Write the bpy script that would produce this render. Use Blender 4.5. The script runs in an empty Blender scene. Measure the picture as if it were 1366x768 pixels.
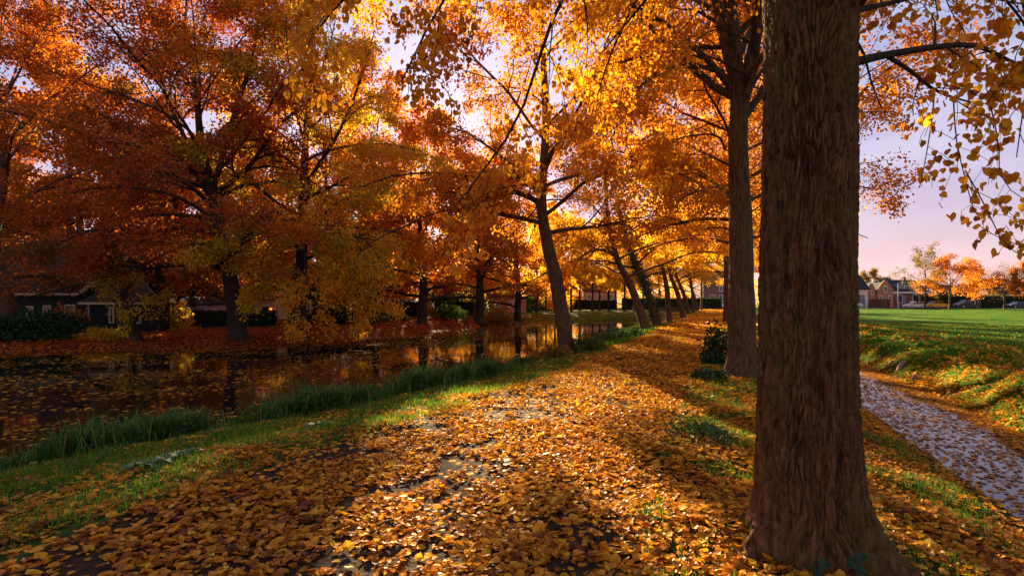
import bpy, math, random
import numpy as np
from mathutils import Vector

# ------------------------------------------------------------------ camera, world, sun, exposure
SC = bpy.context.scene
COL = SC.collection
F, HOR, EYE = 700.0, 402.0, 1.6           # focal length in photo pixels, horizon row, eye height
cam = bpy.data.cameras.new('camera')
cam.sensor_width = 36.0
cam.lens = 36.0 * F / 1366.0
cam.shift_y = (HOR - 384.0) / 1366.0
cam.clip_start, cam.clip_end = 0.05, 3000.0
cam_ob = bpy.data.objects.new('camera', cam)
cam_ob.location = (0, 0, EYE)
cam_ob.rotation_euler = (math.radians(90), 0, 0)
COL.objects.link(cam_ob)
SC.camera = cam_ob

SUN = np.array([-0.147, 1.0, 0.285]); SUN /= np.linalg.norm(SUN)
SUN_EL = math.asin(SUN[2]); SUN_AZ = math.atan2(SUN[0], SUN[1])
world = bpy.data.worlds.new('World'); SC.world = world
world.use_nodes = True
wn, wl = world.node_tree.nodes, world.node_tree.links
for n in list(wn): wn.remove(n)
w_out = wn.new('ShaderNodeOutputWorld'); w_bg = wn.new('ShaderNodeBackground')
w_sky = wn.new('ShaderNodeTexSky'); w_sky.sky_type = 'NISHITA'; w_sky.sun_disc = False
w_sky.sun_elevation = SUN_EL; w_sky.sun_rotation = SUN_AZ
w_sky.air_density, w_sky.dust_density, w_sky.ozone_density = 1.0, 0.5, 2.0
w_geo = wn.new('ShaderNodeTexCoord'); w_sep = wn.new('ShaderNodeSeparateXYZ')
w_rmp = wn.new('ShaderNodeValToRGB'); w_mul = wn.new('ShaderNodeMixRGB'); w_mul.blend_type = 'MULTIPLY'; w_mul.inputs[0].default_value = 1.0
wl.new(w_geo.outputs['Generated'], w_sep.inputs[0]); wl.new(w_sep.outputs['Z'], w_rmp.inputs[0])
cr = w_rmp.color_ramp
cr.elements[0].position, cr.elements[0].color = 0.0, (1.25, 0.74, 0.76, 1)
cr.elements[1].position, cr.elements[1].color = 0.55, (0.95, 0.95, 1.22, 1)
e = cr.elements.new(0.2); e.color = (1.06, 0.80, 0.98, 1)
w_gam = wn.new('ShaderNodeGamma'); w_gam.inputs[1].default_value = 0.5
wl.new(w_sky.outputs[0], w_gam.inputs[0]); wl.new(w_gam.outputs[0], w_mul.inputs[1]); wl.new(w_rmp.outputs[0], w_mul.inputs[2])
# thin high cloud
w_map = wn.new('ShaderNodeMapping'); w_map.inputs['Scale'].default_value = (1.2, 1.2, 5.0)
w_noi = wn.new('ShaderNodeTexNoise'); w_noi.inputs['Scale'].default_value = 3.0; w_noi.inputs['Detail'].default_value = 6
w_cr = wn.new('ShaderNodeValToRGB'); w_cr.color_ramp.elements[0].position = 0.42; w_cr.color_ramp.elements[1].position = 0.72
w_cr.color_ramp.elements[0].color = (0, 0, 0, 1); w_cr.color_ramp.elements[1].color = (.35, .35, .35, 1)
w_mix = wn.new('ShaderNodeMixRGB'); w_mix.inputs[2].default_value = (3.4, 2.9, 3.3, 1)
wl.new(w_geo.outputs['Generated'], w_map.inputs[0]); wl.new(w_map.outputs[0], w_noi.inputs['Vector'])
wl.new(w_noi.outputs[0], w_cr.inputs[0]); wl.new(w_cr.outputs[0], w_mix.inputs[0]); wl.new(w_mul.outputs[0], w_mix.inputs[1])
wl.new(w_mix.outputs[0], w_bg.inputs[0]); w_bg.inputs[1].default_value = 0.050
wl.new(w_bg.outputs[0], w_out.inputs[0])

sun = bpy.data.lights.new('sun', 'SUN'); sun.energy = 5.0; sun.angle = math.radians(0.55); sun.color = (1.0, 0.79, 0.48)
sun_ob = bpy.data.objects.new('sun', sun); COL.objects.link(sun_ob)
sun_ob.rotation_euler = Vector(-SUN).to_track_quat('-Z', 'Y').to_euler(); sun_ob.location = (-20, 60, 60)

SC.view_settings.view_transform = 'Standard'; SC.view_settings.look = 'None'
SC.view_settings.exposure = 2.72; SC.view_settings.gamma = 1.0
SC.render.engine = 'CYCLES'
cy = SC.cycles
cy.max_bounces = 7; cy.diffuse_bounces = 4; cy.glossy_bounces = 3; cy.transmission_bounces = 6; cy.transparent_max_bounces = 6
cy.sample_clamp_indirect = 6.0
cy.use_denoising = True; cy.denoiser = 'OPENIMAGEDENOISE'

# ------------------------------------------------------------------ helpers
RNG = np.random.default_rng(11)
def W(px, py, Y):                       # a point of the place: photo column, photo row, metres ahead
    return np.array([(px - 683.0) / F * Y, Y, EYE - (py - HOR) / F * Y])
def smooth(t):
    t = np.clip(t, 0, 1); return t * t * (3 - 2 * t)
def norm(v):
    return v / np.maximum(np.linalg.norm(v, axis=-1, keepdims=True), 1e-9)
def _hash(ix, iy, iz, s):
    h = (ix.astype(np.int64) * 374761393 + iy.astype(np.int64) * 668265263 + iz.astype(np.int64) * 2147483647 + s * 974711) & 0xffffffff
    h = ((h ^ (h >> 13)) * 1274126177) & 0xffffffff
    h = (h ^ (h >> 16)) & 0xffffffff
    return h / 4294967295.0
def vnoise(p, s=0):
    p = np.asarray(p, float); i = np.floor(p).astype(np.int64); f = p - i; f = f * f * (3 - 2 * f)
    r = 0
    for a in (0, 1):
        for b in (0, 1):
            for c in (0, 1):
                w = (f[..., 0] if a else 1 - f[..., 0]) * (f[..., 1] if b else 1 - f[..., 1]) * (f[..., 2] if c else 1 - f[..., 2])
                r = r + w * _hash(i[..., 0] + a, i[..., 1] + b, i[..., 2] + c, s)
    return r
def n2(x, y, sc, s=0):
    return vnoise(np.stack([x / sc, y / sc, np.zeros_like(x)], -1), s)

def np_mesh(name, V, faces, hue=None, smooth_=False):
    """faces: list of (M,k) index arrays"""
    me = bpy.data.meshes.new(name)
    V = np.asarray(V, np.float32)
    me.vertices.add(len(V)); me.vertices.foreach_set('co', V.ravel())
    nl = sum(f.size for f in faces); npoly = sum(len(f) for f in faces)
    me.loops.add(nl); me.polygons.add(npoly)
    me.loops.foreach_set('vertex_index', np.concatenate([f.ravel() for f in faces]).astype(np.int32))
    tot = np.concatenate([np.full(len(f), f.shape[1], np.int32) for f in faces])
    st = np.concatenate([[0], np.cumsum(tot)[:-1]]).astype(np.int32)
    me.polygons.foreach_set('loop_start', st)
    me.polygons.foreach_set('loop_total', tot)
    me.polygons.foreach_set('use_smooth', np.full(npoly, smooth_))
    if hue is not None:
        a = me.attributes.new('hue', 'FLOAT', 'FACE'); a.data.foreach_set('value', np.asarray(hue, np.float32))
    me.update(calc_edges=True)
    return me
def link(name, me, mat=None, parent=None, loc=None):
    o = bpy.data.objects.new(name, me)
    if mat is not None and me is not None and len(me.materials) == 0: me.materials.append(mat)
    if parent is not None: o.parent = parent
    if loc is not None: o.location = loc
    COL.objects.link(o); return o
def tag(o, label=None, cat=None, group=None, kind=None):
    if label: o['label'] = label
    if cat: o['category'] = cat
    if group: o['group'] = group
    if kind: o['kind'] = kind
    return o
def empty(name, loc, label, cat, group=None, rz=0.0):
    o = bpy.data.objects.new(name, None); o.location = loc; o.rotation_euler = (0, 0, rz); o.empty_display_size = .3
    COL.objects.link(o); return tag(o, label, cat, group)
def copy_tree(o, parent=None):
    c = o.copy(); COL.objects.link(c)
    if parent is not None: c.parent = parent
    for ch in list(o.children): copy_tree(ch, c)
    return c

class MB:                                # small hand mesh builder
    def __init__(s): s.v = []; s.f = []
    def add(s, V, Fc):
        b = len(s.v); s.v += [tuple(v) for v in V]; s.f += [tuple(b + i for i in f) for f in Fc]; return s
    def box(s, x0, x1, y0, y1, z0, z1, bev=0.0):
        V = [(x, y, z) for z in (z0, z1) for y in (y0, y1) for x in (x0, x1)]
        return s.add(V, [(0, 2, 3, 1), (4, 5, 7, 6), (0, 1, 5, 4), (2, 6, 7, 3), (0, 4, 6, 2), (1, 3, 7, 5)])
    def prism(s, poly, axis, a, b):      # poly in the two other axes, extruded along axis
        n = len(poly)
        def p(u, v, w): return {'x': (w, u, v), 'y': (u, w, v), 'z': (u, v, w)}[axis]
        V = [p(u, v, a) for u, v in poly] + [p(u, v, b) for u, v in poly]
        Fc = [tuple(range(n))[::-1], tuple(range(n, 2 * n))] + [(i, (i + 1) % n, n + (i + 1) % n, n + i) for i in range(n)]
        return s.add(V, Fc)
    def slab(s, quad, th):               # a sloping sheet with thickness along its normal
        q = [Vector(p) for p in quad]; nn = (q[1] - q[0]).cross(q[3] - q[0]).normalized() * th
        V = q + [p + nn for p in q]
        return s.add(V, [(3, 2, 1, 0), (4, 5, 6, 7), (0, 1, 5, 4), (1, 2, 6, 5), (2, 3, 7, 6), (3, 0, 4, 7)])
    def cyl(s, p0, p1, r0, r1=None, n=10):
        r1 = r0 if r1 is None else r1
        p0, p1 = Vector(p0), Vector(p1); t = (p1 - p0).normalized()
        a = t.cross(Vector((0, 0, 1)) if abs(t.z) < .9 else Vector((1, 0, 0))).normalized(); b = t.cross(a)
        V = [p0 + (a * math.cos(k * 2 * math.pi / n) + b * math.sin(k * 2 * math.pi / n)) * r0 for k in range(n)] + \
            [p1 + (a * math.cos(k * 2 * math.pi / n) + b * math.sin(k * 2 * math.pi / n)) * r1 for k in range(n)]
        return s.add(V, [tuple(range(n))[::-1], tuple(range(n, 2 * n))] + [(i, (i + 1) % n, n + (i + 1) % n, n + i) for i in range(n)])
    def ball(s, c, r, nu=12, nv=8, sz=1.0):
        V = [(c[0], c[1], c[2] + r * sz)]
        for j in range(1, nv):
            for i in range(nu):
                th = math.pi * j / nv; ph = 2 * math.pi * i / nu
                V.append((c[0] + r * math.sin(th) * math.cos(ph), c[1] + r * math.sin(th) * math.sin(ph), c[2] + r * sz * math.cos(th)))
        V.append((c[0], c[1], c[2] - r * sz)); Fc = []
        for i in range(nu): Fc.append((0, 1 + i, 1 + (i + 1) % nu))
        for j in range(nv - 2):
            for i in range(nu):
                a = 1 + j * nu + i; b = 1 + j * nu + (i + 1) % nu
                Fc.append((a, a + nu, b + nu, b))
        L = len(V) - 1; o = 1 + (nv - 2) * nu
        for i in range(nu): Fc.append((L, o + (i + 1) % nu, o + i))
        return s.add(V, Fc)
    def build(s, name, mat, parent=None, smooth_=False, loc=None):
        me = bpy.data.meshes.new(name); me.from_pydata(s.v, [], s.f)
        if smooth_: me.polygons.foreach_set('use_smooth', [True] * len(me.polygons))
        me.update(); return link(name, me, mat, parent, loc)

# ------------------------------------------------------------------ materials
def mat_new(name):
    m = bpy.data.materials.new(name); m.use_nodes = True
    nt = m.node_tree
    for n in list(nt.nodes): nt.nodes.remove(n)
    out = nt.nodes.new('ShaderNodeOutputMaterial')
    return m, nt, out
def ramp(nt, stops, fac=None, interp='LINEAR'):
    r = nt.nodes.new('ShaderNodeValToRGB'); c = r.color_ramp; c.interpolation = interp
    c.elements[0].position = stops[0][0]; c.elements[0].color = (*stops[0][1], 1)
    c.elements[1].position = stops[-1][0]; c.elements[1].color = (*stops[-1][1], 1)
    for p, col in stops[1:-1]:
        e = c.elements.new(p); e.color = (*col, 1)
    if fac is not None: nt.links.new(fac, r.inputs[0])
    return r
def leaf_mat(name, stops, transl=0.5, gloss=0.015, rough=0.5):
    m, nt, out = mat_new(name); L = nt.links.new
    at = nt.nodes.new('ShaderNodeAttribute'); at.attribute_name = 'hue'
    r = ramp(nt, stops, at.outputs['Fac'])
    d = nt.nodes.new('ShaderNodeBsdfDiffuse'); t = nt.nodes.new('ShaderNodeBsdfTranslucent')
    mx = nt.nodes.new('ShaderNodeMixShader'); mx.inputs[0].default_value = transl
    g = nt.nodes.new('ShaderNodeBsdfGlossy'); g.inputs['Roughness'].default_value = rough; g.inputs[0].default_value = (1, 1, 1, 1)
    m2 = nt.nodes.new('ShaderNodeMixShader'); m2.inputs[0].default_value = gloss
    L(r.outputs[0], d.inputs[0]); L(r.outputs[0], t.inputs[0])
    L(d.outputs[0], mx.inputs[1]); L(t.outputs[0], mx.inputs[2]); L(mx.outputs[0], m2.inputs[1]); L(g.outputs[0], m2.inputs[2])
    L(m2.outputs[0], out.inputs[0]); return m
def pbr(name, col, rough=0.7, noise=0.0, scale=6.0, bump=0.0, metal=0.0, spec=0.3, stretch=(1, 1, 1), col2=None):
    m, nt, out = mat_new(name); L = nt.links.new
    b = nt.nodes.new('ShaderNodeBsdfPrincipled'); b.inputs['Roughness'].default_value = rough; b.inputs['Metallic'].default_value = metal
    b.inputs['Specular IOR Level'].default_value = spec
    L(b.outputs[0], out.inputs[0])
    if noise or bump or col2:
        tc = nt.nodes.new('ShaderNodeTexCoord'); mp = nt.nodes.new('ShaderNodeMapping'); mp.inputs['Scale'].default_value = stretch
        nz = nt.nodes.new('ShaderNodeTexNoise'); nz.inputs['Scale'].default_value = scale; nz.inputs['Detail'].default_value = 5
        L(tc.outputs['Object'], mp.inputs[0]); L(mp.outputs[0], nz.inputs['Vector'])
        c2 = col2 or tuple(min(1, c * (1 + noise)) for c in col); c1 = col if col2 else tuple(c * (1 - noise) for c in col)
        r = ramp(nt, [(0.3, c1), (0.7, c2)], nz.outputs[0]); L(r.outputs[0], b.inputs['Base Color'])
        if bump:
            bp = nt.nodes.new('ShaderNodeBump'); bp.inputs['Strength'].default_value = bump; bp.inputs['Distance'].default_value = 0.03
            L(nz.outputs[0], bp.inputs['Height']); L(bp.outputs[0], b.inputs['Normal'])
    else: b.inputs['Base Color'].default_value = (*col, 1)
    return m
def bark_mat(name, dark, mid, moss, vscale=9.0, bump=0.8):
    m, nt, out = mat_new(name); L = nt.links.new
    b = nt.nodes.new('ShaderNodeBsdfPrincipled'); b.inputs['Roughness'].default_value = 0.9; b.inputs['Specular IOR Level'].default_value = 0.15
    tc = nt.nodes.new('ShaderNodeTexCoord'); mp = nt.nodes.new('ShaderNodeMapping'); mp.inputs['Scale'].default_value = (1, 1, 0.16)
    vo = nt.nodes.new('ShaderNodeTexNoise'); vo.inputs['Scale'].default_value = vscale * 2.2; vo.inputs['Detail'].default_value = 6; vo.inputs['Roughness'].default_value = .65
    nz = nt.nodes.new('ShaderNodeTexNoise'); nz.inputs['Scale'].default_value = 1.6; nz.inputs['Detail'].default_value = 4
    L(tc.outputs['Object'], mp.inputs[0]); L(mp.outputs[0], vo.inputs['Vector']); L(tc.outputs['Object'], nz.inputs['Vector'])
    r = ramp(nt, [(0.34, dark), (0.62, mid)], vo.outputs[0])
    r2 = ramp(nt, [(0.5, (0, 0, 0)), (0.68, (.55, .55, .55))], nz.outputs[0])
    mx = nt.nodes.new('ShaderNodeMixRGB'); mx.inputs[2].default_value = (*moss, 1)
    L(r2.outputs[0], mx.inputs[0]); L(r.outputs[0], mx.inputs[1]); L(mx.outputs[0], b.inputs['Base Color'])
    bp = nt.nodes.new('ShaderNodeBump'); bp.inputs['Strength'].default_value = bump; bp.inputs['Distance'].default_value = 0.03
    L(vo.outputs[0], bp.inputs['Height']); L(bp.outputs[0], b.inputs['Normal']); L(b.outputs[0], out.inputs[0])
    return m
def ground_mat(name, base, grain, specks, density, scale, rough=0.9):
    """base earth or grass colour pair with leaf-sized specks of leaf colour"""
    m, nt, out = mat_new(name); L = nt.links.new
    b = nt.nodes.new('ShaderNodeBsdfPrincipled'); b.inputs['Roughness'].default_value = rough; b.inputs['Specular IOR Level'].default_value = 0.012
    tc = nt.nodes.new('ShaderNodeTexCoord')
    nz = nt.nodes.new('ShaderNodeTexNoise'); nz.inputs['Scale'].default_value = 14.0; nz.inputs['Detail'].default_value = 8; L(tc.outputs['Object'], nz.inputs['Vector'])
    big = nt.nodes.new('ShaderNodeTexNoise'); big.inputs['Scale'].default_value = 0.45; big.inputs['Detail'].default_value = 5; L(tc.outputs['Object'], big.inputs['Vector'])
    r = ramp(nt, [(0.3, base), (0.7, grain)], nz.outputs[0])
    vo = nt.nodes.new('ShaderNodeTexVoronoi'); vo.inputs['Scale'].default_value = scale; L(tc.outputs['Object'], vo.inputs['Vector'])
    sp = nt.nodes.new('ShaderNodeSeparateColor'); L(vo.outputs['Color'], sp.inputs[0])
    lr = ramp(nt, specks, sp.outputs[1])
    # presence of a leaf in this cell: random below density, thinned by the big noise
    ma = nt.nodes.new('ShaderNodeMath'); ma.operation = 'MULTIPLY_ADD'; ma.inputs[1].default_value = 1.1; ma.inputs[2].default_value = density - 0.55
    L(big.outputs[0], ma.inputs[0])
    lt = nt.nodes.new('ShaderNodeMath'); lt.operation = 'LESS_THAN'; L(sp.outputs[0], lt.inputs[0]); L(ma.outputs[0], lt.inputs[1])
    ds = nt.nodes.new('ShaderNodeMath'); ds.operation = 'LESS_THAN'; ds.inputs[1].default_value = 0.55; L(vo.outputs['Distance'], ds.inputs[0])
    an = nt.nodes.new('ShaderNodeMath'); an.operation = 'MULTIPLY'; L(lt.outputs[0], an.inputs[0]); L(ds.outputs[0], an.inputs[1])
    mx = nt.nodes.new('ShaderNodeMixRGB'); L(an.outputs[0], mx.inputs[0]); L(r.outputs[0], mx.inputs[1]); L(lr.outputs[0], mx.inputs[2])
    L(mx.outputs[0], b.inputs['Base Color'])
    bp = nt.nodes.new('ShaderNodeBump'); bp.inputs['Strength'].default_value = 0.6; bp.inputs['Distance'].default_value = 0.04
    ad = nt.nodes.new('ShaderNodeMath'); ad.operation = 'ADD'; L(nz.outputs[0], ad.inputs[0]); L(an.outputs[0], ad.inputs[1])
    L(ad.outputs[0], bp.inputs['Height']); L(bp.outputs[0], b.inputs['Normal']); L(b.outputs[0], out.inputs[0])
    return m
def water_mat(name, base, rip, dist):
    m, nt, out = mat_new(name); L = nt.links.new
    b = nt.nodes.new('ShaderNodeBsdfPrincipled'); b.inputs['Base Color'].default_value = (*base, 1); b.inputs['Roughness'].default_value = 0.04
    b.inputs['IOR'].default_value = 1.33
    tc = nt.nodes.new('ShaderNodeTexCoord'); mp = nt.nodes.new('ShaderNodeMapping'); mp.inputs['Scale'].default_value = (1.0, 0.5, 1)
    nz = nt.nodes.new('ShaderNodeTexNoise'); nz.inputs['Scale'].default_value = rip; nz.inputs['Detail'].default_value = 3
    L(tc.outputs['Object'], mp.inputs[0]); L(mp.outputs[0], nz.inputs['Vector'])
    bp = nt.nodes.new('ShaderNodeBump'); bp.inputs['Strength'].default_value = 0.25; bp.inputs['Distance'].default_value = dist
    L(nz.outputs[0], bp.inputs['Height']); L(bp.outputs[0], b.inputs['Normal']); L(b.outputs[0], out.inputs[0]); return m

GOLD = [(0.0, (.26, .07, .006)), (0.25, (.56, .19, .008)), (0.6, (.76, .32, .010)), (0.92, (.84, .46, .014)), (1.0, (.46, .42, .03))]
LM = dict(
    gold=leaf_mat('golden_leaves', GOLD, .62),
    amber=leaf_mat('amber_leaves', [(0, (.24, .06, .005)), (.35, (.54, .16, .007)), (.8, (.74, .28, .010)), (1, (.80, .40, .014))], .6),
    red=leaf_mat('red_leaves', [(0, (.05, .055, .008)), (.28, (.17, .085, .008)), (.45, (.36, .080, .007)), (.72, (.50, .10, .006)), (1, (.62, .24, .009))], .40),
    maple=leaf_mat('maple_leaves', [(0, (.10, .13, .012)), (.3, (.46, .34, .014)), (.62, (.70, .36, .014)), (1, (.72, .25, .010))], .52),
    rust=leaf_mat('rust_leaves', [(0, (.16, .06, .008)), (.5, (.46, .14, .008)), (1, (.66, .28, .010))], .48),
    yellow=leaf_mat('yellow_leaves', [(0, (.50, .26, .010)), (.5, (.80, .44, .014)), (1, (.84, .56, .02))], .62),
    green=leaf_mat('green_leaves', [(0, (.02, .05, .010)), (.6, (.06, .10, .012)), (1, (.16, .15, .015))], .45),
    olive=leaf_mat('olive_leaves', [(0, (.10, .07, .015)), (.6, (.24, .15, .025)), (1, (.42, .24, .03))], .45),
    hedge=leaf_mat('hedge_leaves', [(0, (.012, .022, .008)), (1, (.03, .05, .015))], .25),
    ivy=leaf_mat('ivy_leaves', [(0, (.012, .035, .010)), (1, (.035, .085, .022))], .25, .02, .4),
    weed=leaf_mat('weed_leaves', [(0, (.02, .06, .012)), (.6, (.05, .12, .018)), (1, (.15, .18, .02))], .4),
    blade=leaf_mat('grass_blades', [(0, (.045, .12, .012)), (.6, (.11, .225, .018)), (1, (.24, .29, .02))], .4),
    reed=leaf_mat('reed_blades', [(0, (.04, .115, .022)), (.55, (.10, .22, .032)), (.88, (.20, .26, .03)), (1, (.30, .22, .07))], .35),
    litter=leaf_mat('fallen_leaves', [(0, (.11, .04, .010)), (.18, (.30, .09, .010)), (.4, (.54, .20, .012)), (.7, (.72, .32, .014)), (.92, (.80, .46, .022)), (1, (.68, .46, .07))], .35, .02, .45),
    redlitter=leaf_mat('red_fallen_leaves', [(0, (.14, .03, .008)), (.5, (.42, .085, .010)), (1, (.60, .19, .016))], .3, 0.004, .6),
)
M = dict(
    barkA=bark_mat('furrowed_bark', (.026, .012, .005), (.185, .084, .030), (.088, .080, .016), 12, .5),
    bark=bark_mat('brown_bark', (.032, .018, .010), (.15, .085, .042), (.08, .078, .022), 11, .9),
    barkdark=bark_mat('dark_bark', (.016, .011, .008), (.062, .042, .030), (.045, .05, .02), 11, .9),
    twig=pbr('twig_bark', (.045, .028, .018), .9, .3, 10),
    path=ground_mat('leaf_covered_path', (.030, .020, .012), (.070, .046, .028), [(0, (.26, .08, .012)), (.45, (.56, .20, .016)), (1, (.70, .36, .03))], .30, 15),
    verge=ground_mat('leafy_verge_ground', (.022, .022, .010), (.05, .07, .015), [(0, (.26, .08, .012)), (.45, (.56, .20, .016)), (1, (.70, .36, .03))], .42, 14),
    bank=ground_mat('grassy_bank_ground', (.022, .035, .010), (.05, .10, .012), [(0, (.26, .09, .012)), (1, (.66, .30, .02))], .26, 14),
    lawn=ground_mat('lawn_grass', (.022, .072, .007), (.060, .140, .010), [(0, (.30, .12, .012)), (1, (.66, .34, .03))], .06, 11),
    farbank=ground_mat('red_leaf_bank', (.030, .012, .008), (.07, .025, .012), [(0, (.16, .03, .008)), (.5, (.42, .085, .010)), (1, (.58, .17, .016))], .75, 9),
    water=water_mat('canal_water', (.010, .009, .006), 3.0, .012),
    ditch=water_mat('ditch_water', (.030, .025, .022), 6.0, .006),
    silt=pbr('ditch_silt', (.16, .13, .12), .55, .25, 8, .3),
    asphalt=pbr('street_asphalt', (.10, .085, .085), .85, .2, 6, .2),
    barnwood=pbr('tarred_boards', (.014, .011, .010), .8, .4, 3, .3, stretch=(1, 1, 9)),
    barnroof=pbr('old_brown_tiles', (.045, .026, .020), .85, .4, 9, .6, spec=.05),
    redroof=pbr('red_brown_tiles', (.13, .045, .030), .85, .35, 9, .5, spec=.05),
    darkroof=pbr('slate_roof', (.035, .035, .045), .6, .3, 7, .3, spec=.05),
    cream=pbr('cream_paint', (.46, .37, .20), .6, .08, 8),
    white=pbr('white_paint', (.66, .64, .60), .6, .05, 5),
    glass=pbr('window_glass', (.02, .022, .026), .08, spec=.6),
    zinc=pbr('zinc_pipe', (.20, .24, .27), .45, .1, 8),
    fence=pbr('brown_fence_boards', (.085, .045, .030), .8, .3, 4, .2),
    steel=pbr('lamp_post_steel', (.45, .40, .36), .5, .1, 5),
    globe=pbr('opal_globe', (.82, .78, .66), .35),
    stone=pbr('pale_stone', (.27, .21, .16), .85, .3, 7, .4),
    tyre=pbr('tyre_rubber', (.012, .012, .013), .8), rim=pbr('wheel_rim', (.45, .45, .47), .35, metal=.8),
    silver=pbr('silver_car_paint', (.55, .55, .58), .3, metal=.4), ochre=pbr('yellow_car_paint', (.62, .36, .04), .35),
    navy=pbr('dark_blue_car_paint', (.025, .03, .05), .25), head=pbr('headlamp_glass', (.8, .78, .72), .15), tail=pbr('tail_lamp', (.4, .02, .015), .3),
)
def brick_mat(name, c1, c2):
    m, nt, out = mat_new(name); L = nt.links.new
    b = nt.nodes.new('ShaderNodeBsdfPrincipled'); b.inputs['Roughness'].default_value = .9
    tc = nt.nodes.new('ShaderNodeTexCoord'); nz = nt.nodes.new('ShaderNodeTexNoise'); nz.inputs['Scale'].default_value = 2.5; nz.inputs['Detail'].default_value = 8
    L(tc.outputs['Object'], nz.inputs['Vector']); r = ramp(nt, [(.35, c1), (.65, c2)], nz.outputs[0]); L(r.outputs[0], b.inputs['Base Color']); L(b.outputs[0], out.inputs[0]); return m
M['brick'] = brick_mat('orange_brick', (.34, .15, .08), (.48, .24, .13))
M['brick2'] = brick_mat('dark_brick', (.16, .075, .06), (.25, .12, .09))

# ------------------------------------------------------------------ terrain
PX0, PS = -0.73, 0.405                     # right edge of the path: x = PX0 + PS*y
WZ, DZ = -0.75, -0.50                      # canal water, ditch water
CANAL = np.array([(-22, -30), (-9.4, 0), (-6.0, 7.7), (-4.3, 9.6), (-2.3, 12.8), (-.5, 16.4), (2.0, 23), (9.9, 43), (14.5, 54), (16.5, 62), (16, 69),
                  (11.2, 68), (1.4, 60), (-1.74, 53), (-9.5, 36.5), (-13.4, 27.5), (-23.6, 24.4), (-40, 22), (-90, 15), (-90, -30)], float)
def sdf(x, y):
    p = np.stack([x, y], -1); A = CANAL; B = np.roll(CANAL, -1, 0)
    d2 = np.full(x.shape, 1e9); ins = np.zeros(x.shape, bool)
    for a, b in zip(A, B):
        e = b - a; w = p - a; t = np.clip((w @ e) / (e @ e), 0, 1); q = w - t[..., None] * e
        d2 = np.minimum(d2, (q ** 2).sum(-1))
        c = ((a[1] > y) != (b[1] > y)); xi = a[0] + (y - a[1]) / (b[1] - a[1] + 1e-12) * (b[0] - a[0]); ins ^= c & (x < xi)
    return np.where(ins, -1, 1) * np.sqrt(d2)
def dof(x, y): return x - (PX0 + PS * y)
def path_left(y): return np.interp(y, [0, 4.7, 7.8, 12.4, 26, 49, 110], [-3.9, -3.65, -3.2, -3.2, -3.1, -2.4, -2.2])
def height(x, y):
    x = np.asarray(x, float); y = np.asarray(y, float)
    d = dof(x, y); s = sdf(x, y) + (n2(x, y, 1.3, 5) - .5) * .35
    far = d < -12
    Lz = np.where(far, -0.42 * (1 - smooth((y - 28) / 18)), 0.0)
    w = np.where(far, 3.2, 3.9); q = s / w
    shape = np.where(far, 0.42 * smooth(q / 0.16) + 0.58 * smooth(q), 0.26 * smooth(q / 0.07) + 0.74 * np.clip(q, 0, 1))
    z = np.where(s > 0, WZ + (Lz - WZ) * shape, WZ - 0.9 * smooth(-s / 2))
    dd = np.interp(d, [1.3, 3.35, 3.8, 5.3, 5.65, 6.3, 7.3, 9.2, 9.7, 10.3, 14], [0, -.40, -.62, -.62, -.40, .02, .22, .20, -.02, .12, 0])
    wob = (n2(x, y, 1.7, 9) - .5) * .5
    dd = np.interp(d + wob * smooth((d - 5.2) / .6), [1.3, 3.35, 3.8, 5.3, 5.65, 6.3, 7.3, 9.2, 9.7, 10.3, 14], [0, -.40, -.62, -.62, -.40, .02, .22, .20, -.02, .12, 0])
    z = z + dd * (1 - smooth((y - 55) / 8))
    onpath = smooth((d - path_left(y)) / .5) * smooth(-d / .4)
    z = z + (1 - .8 * onpath) * ((n2(x, y, .55, 1) - .5) * .07 + (n2(x, y, 2.1, 2) - .5) * .10) * np.where(np.abs(x) < 200, 1, 0)
    lump = smooth((d - 5.5) / .6) * smooth((9 - d) / 1.5) * (1 - smooth((y - 30) / 10))
    z = z + lump * ((n2(x, y, .8, 3) - .45) * .42 + (n2(x, y, .3, 8) - .5) * .14)
    return z
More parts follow.
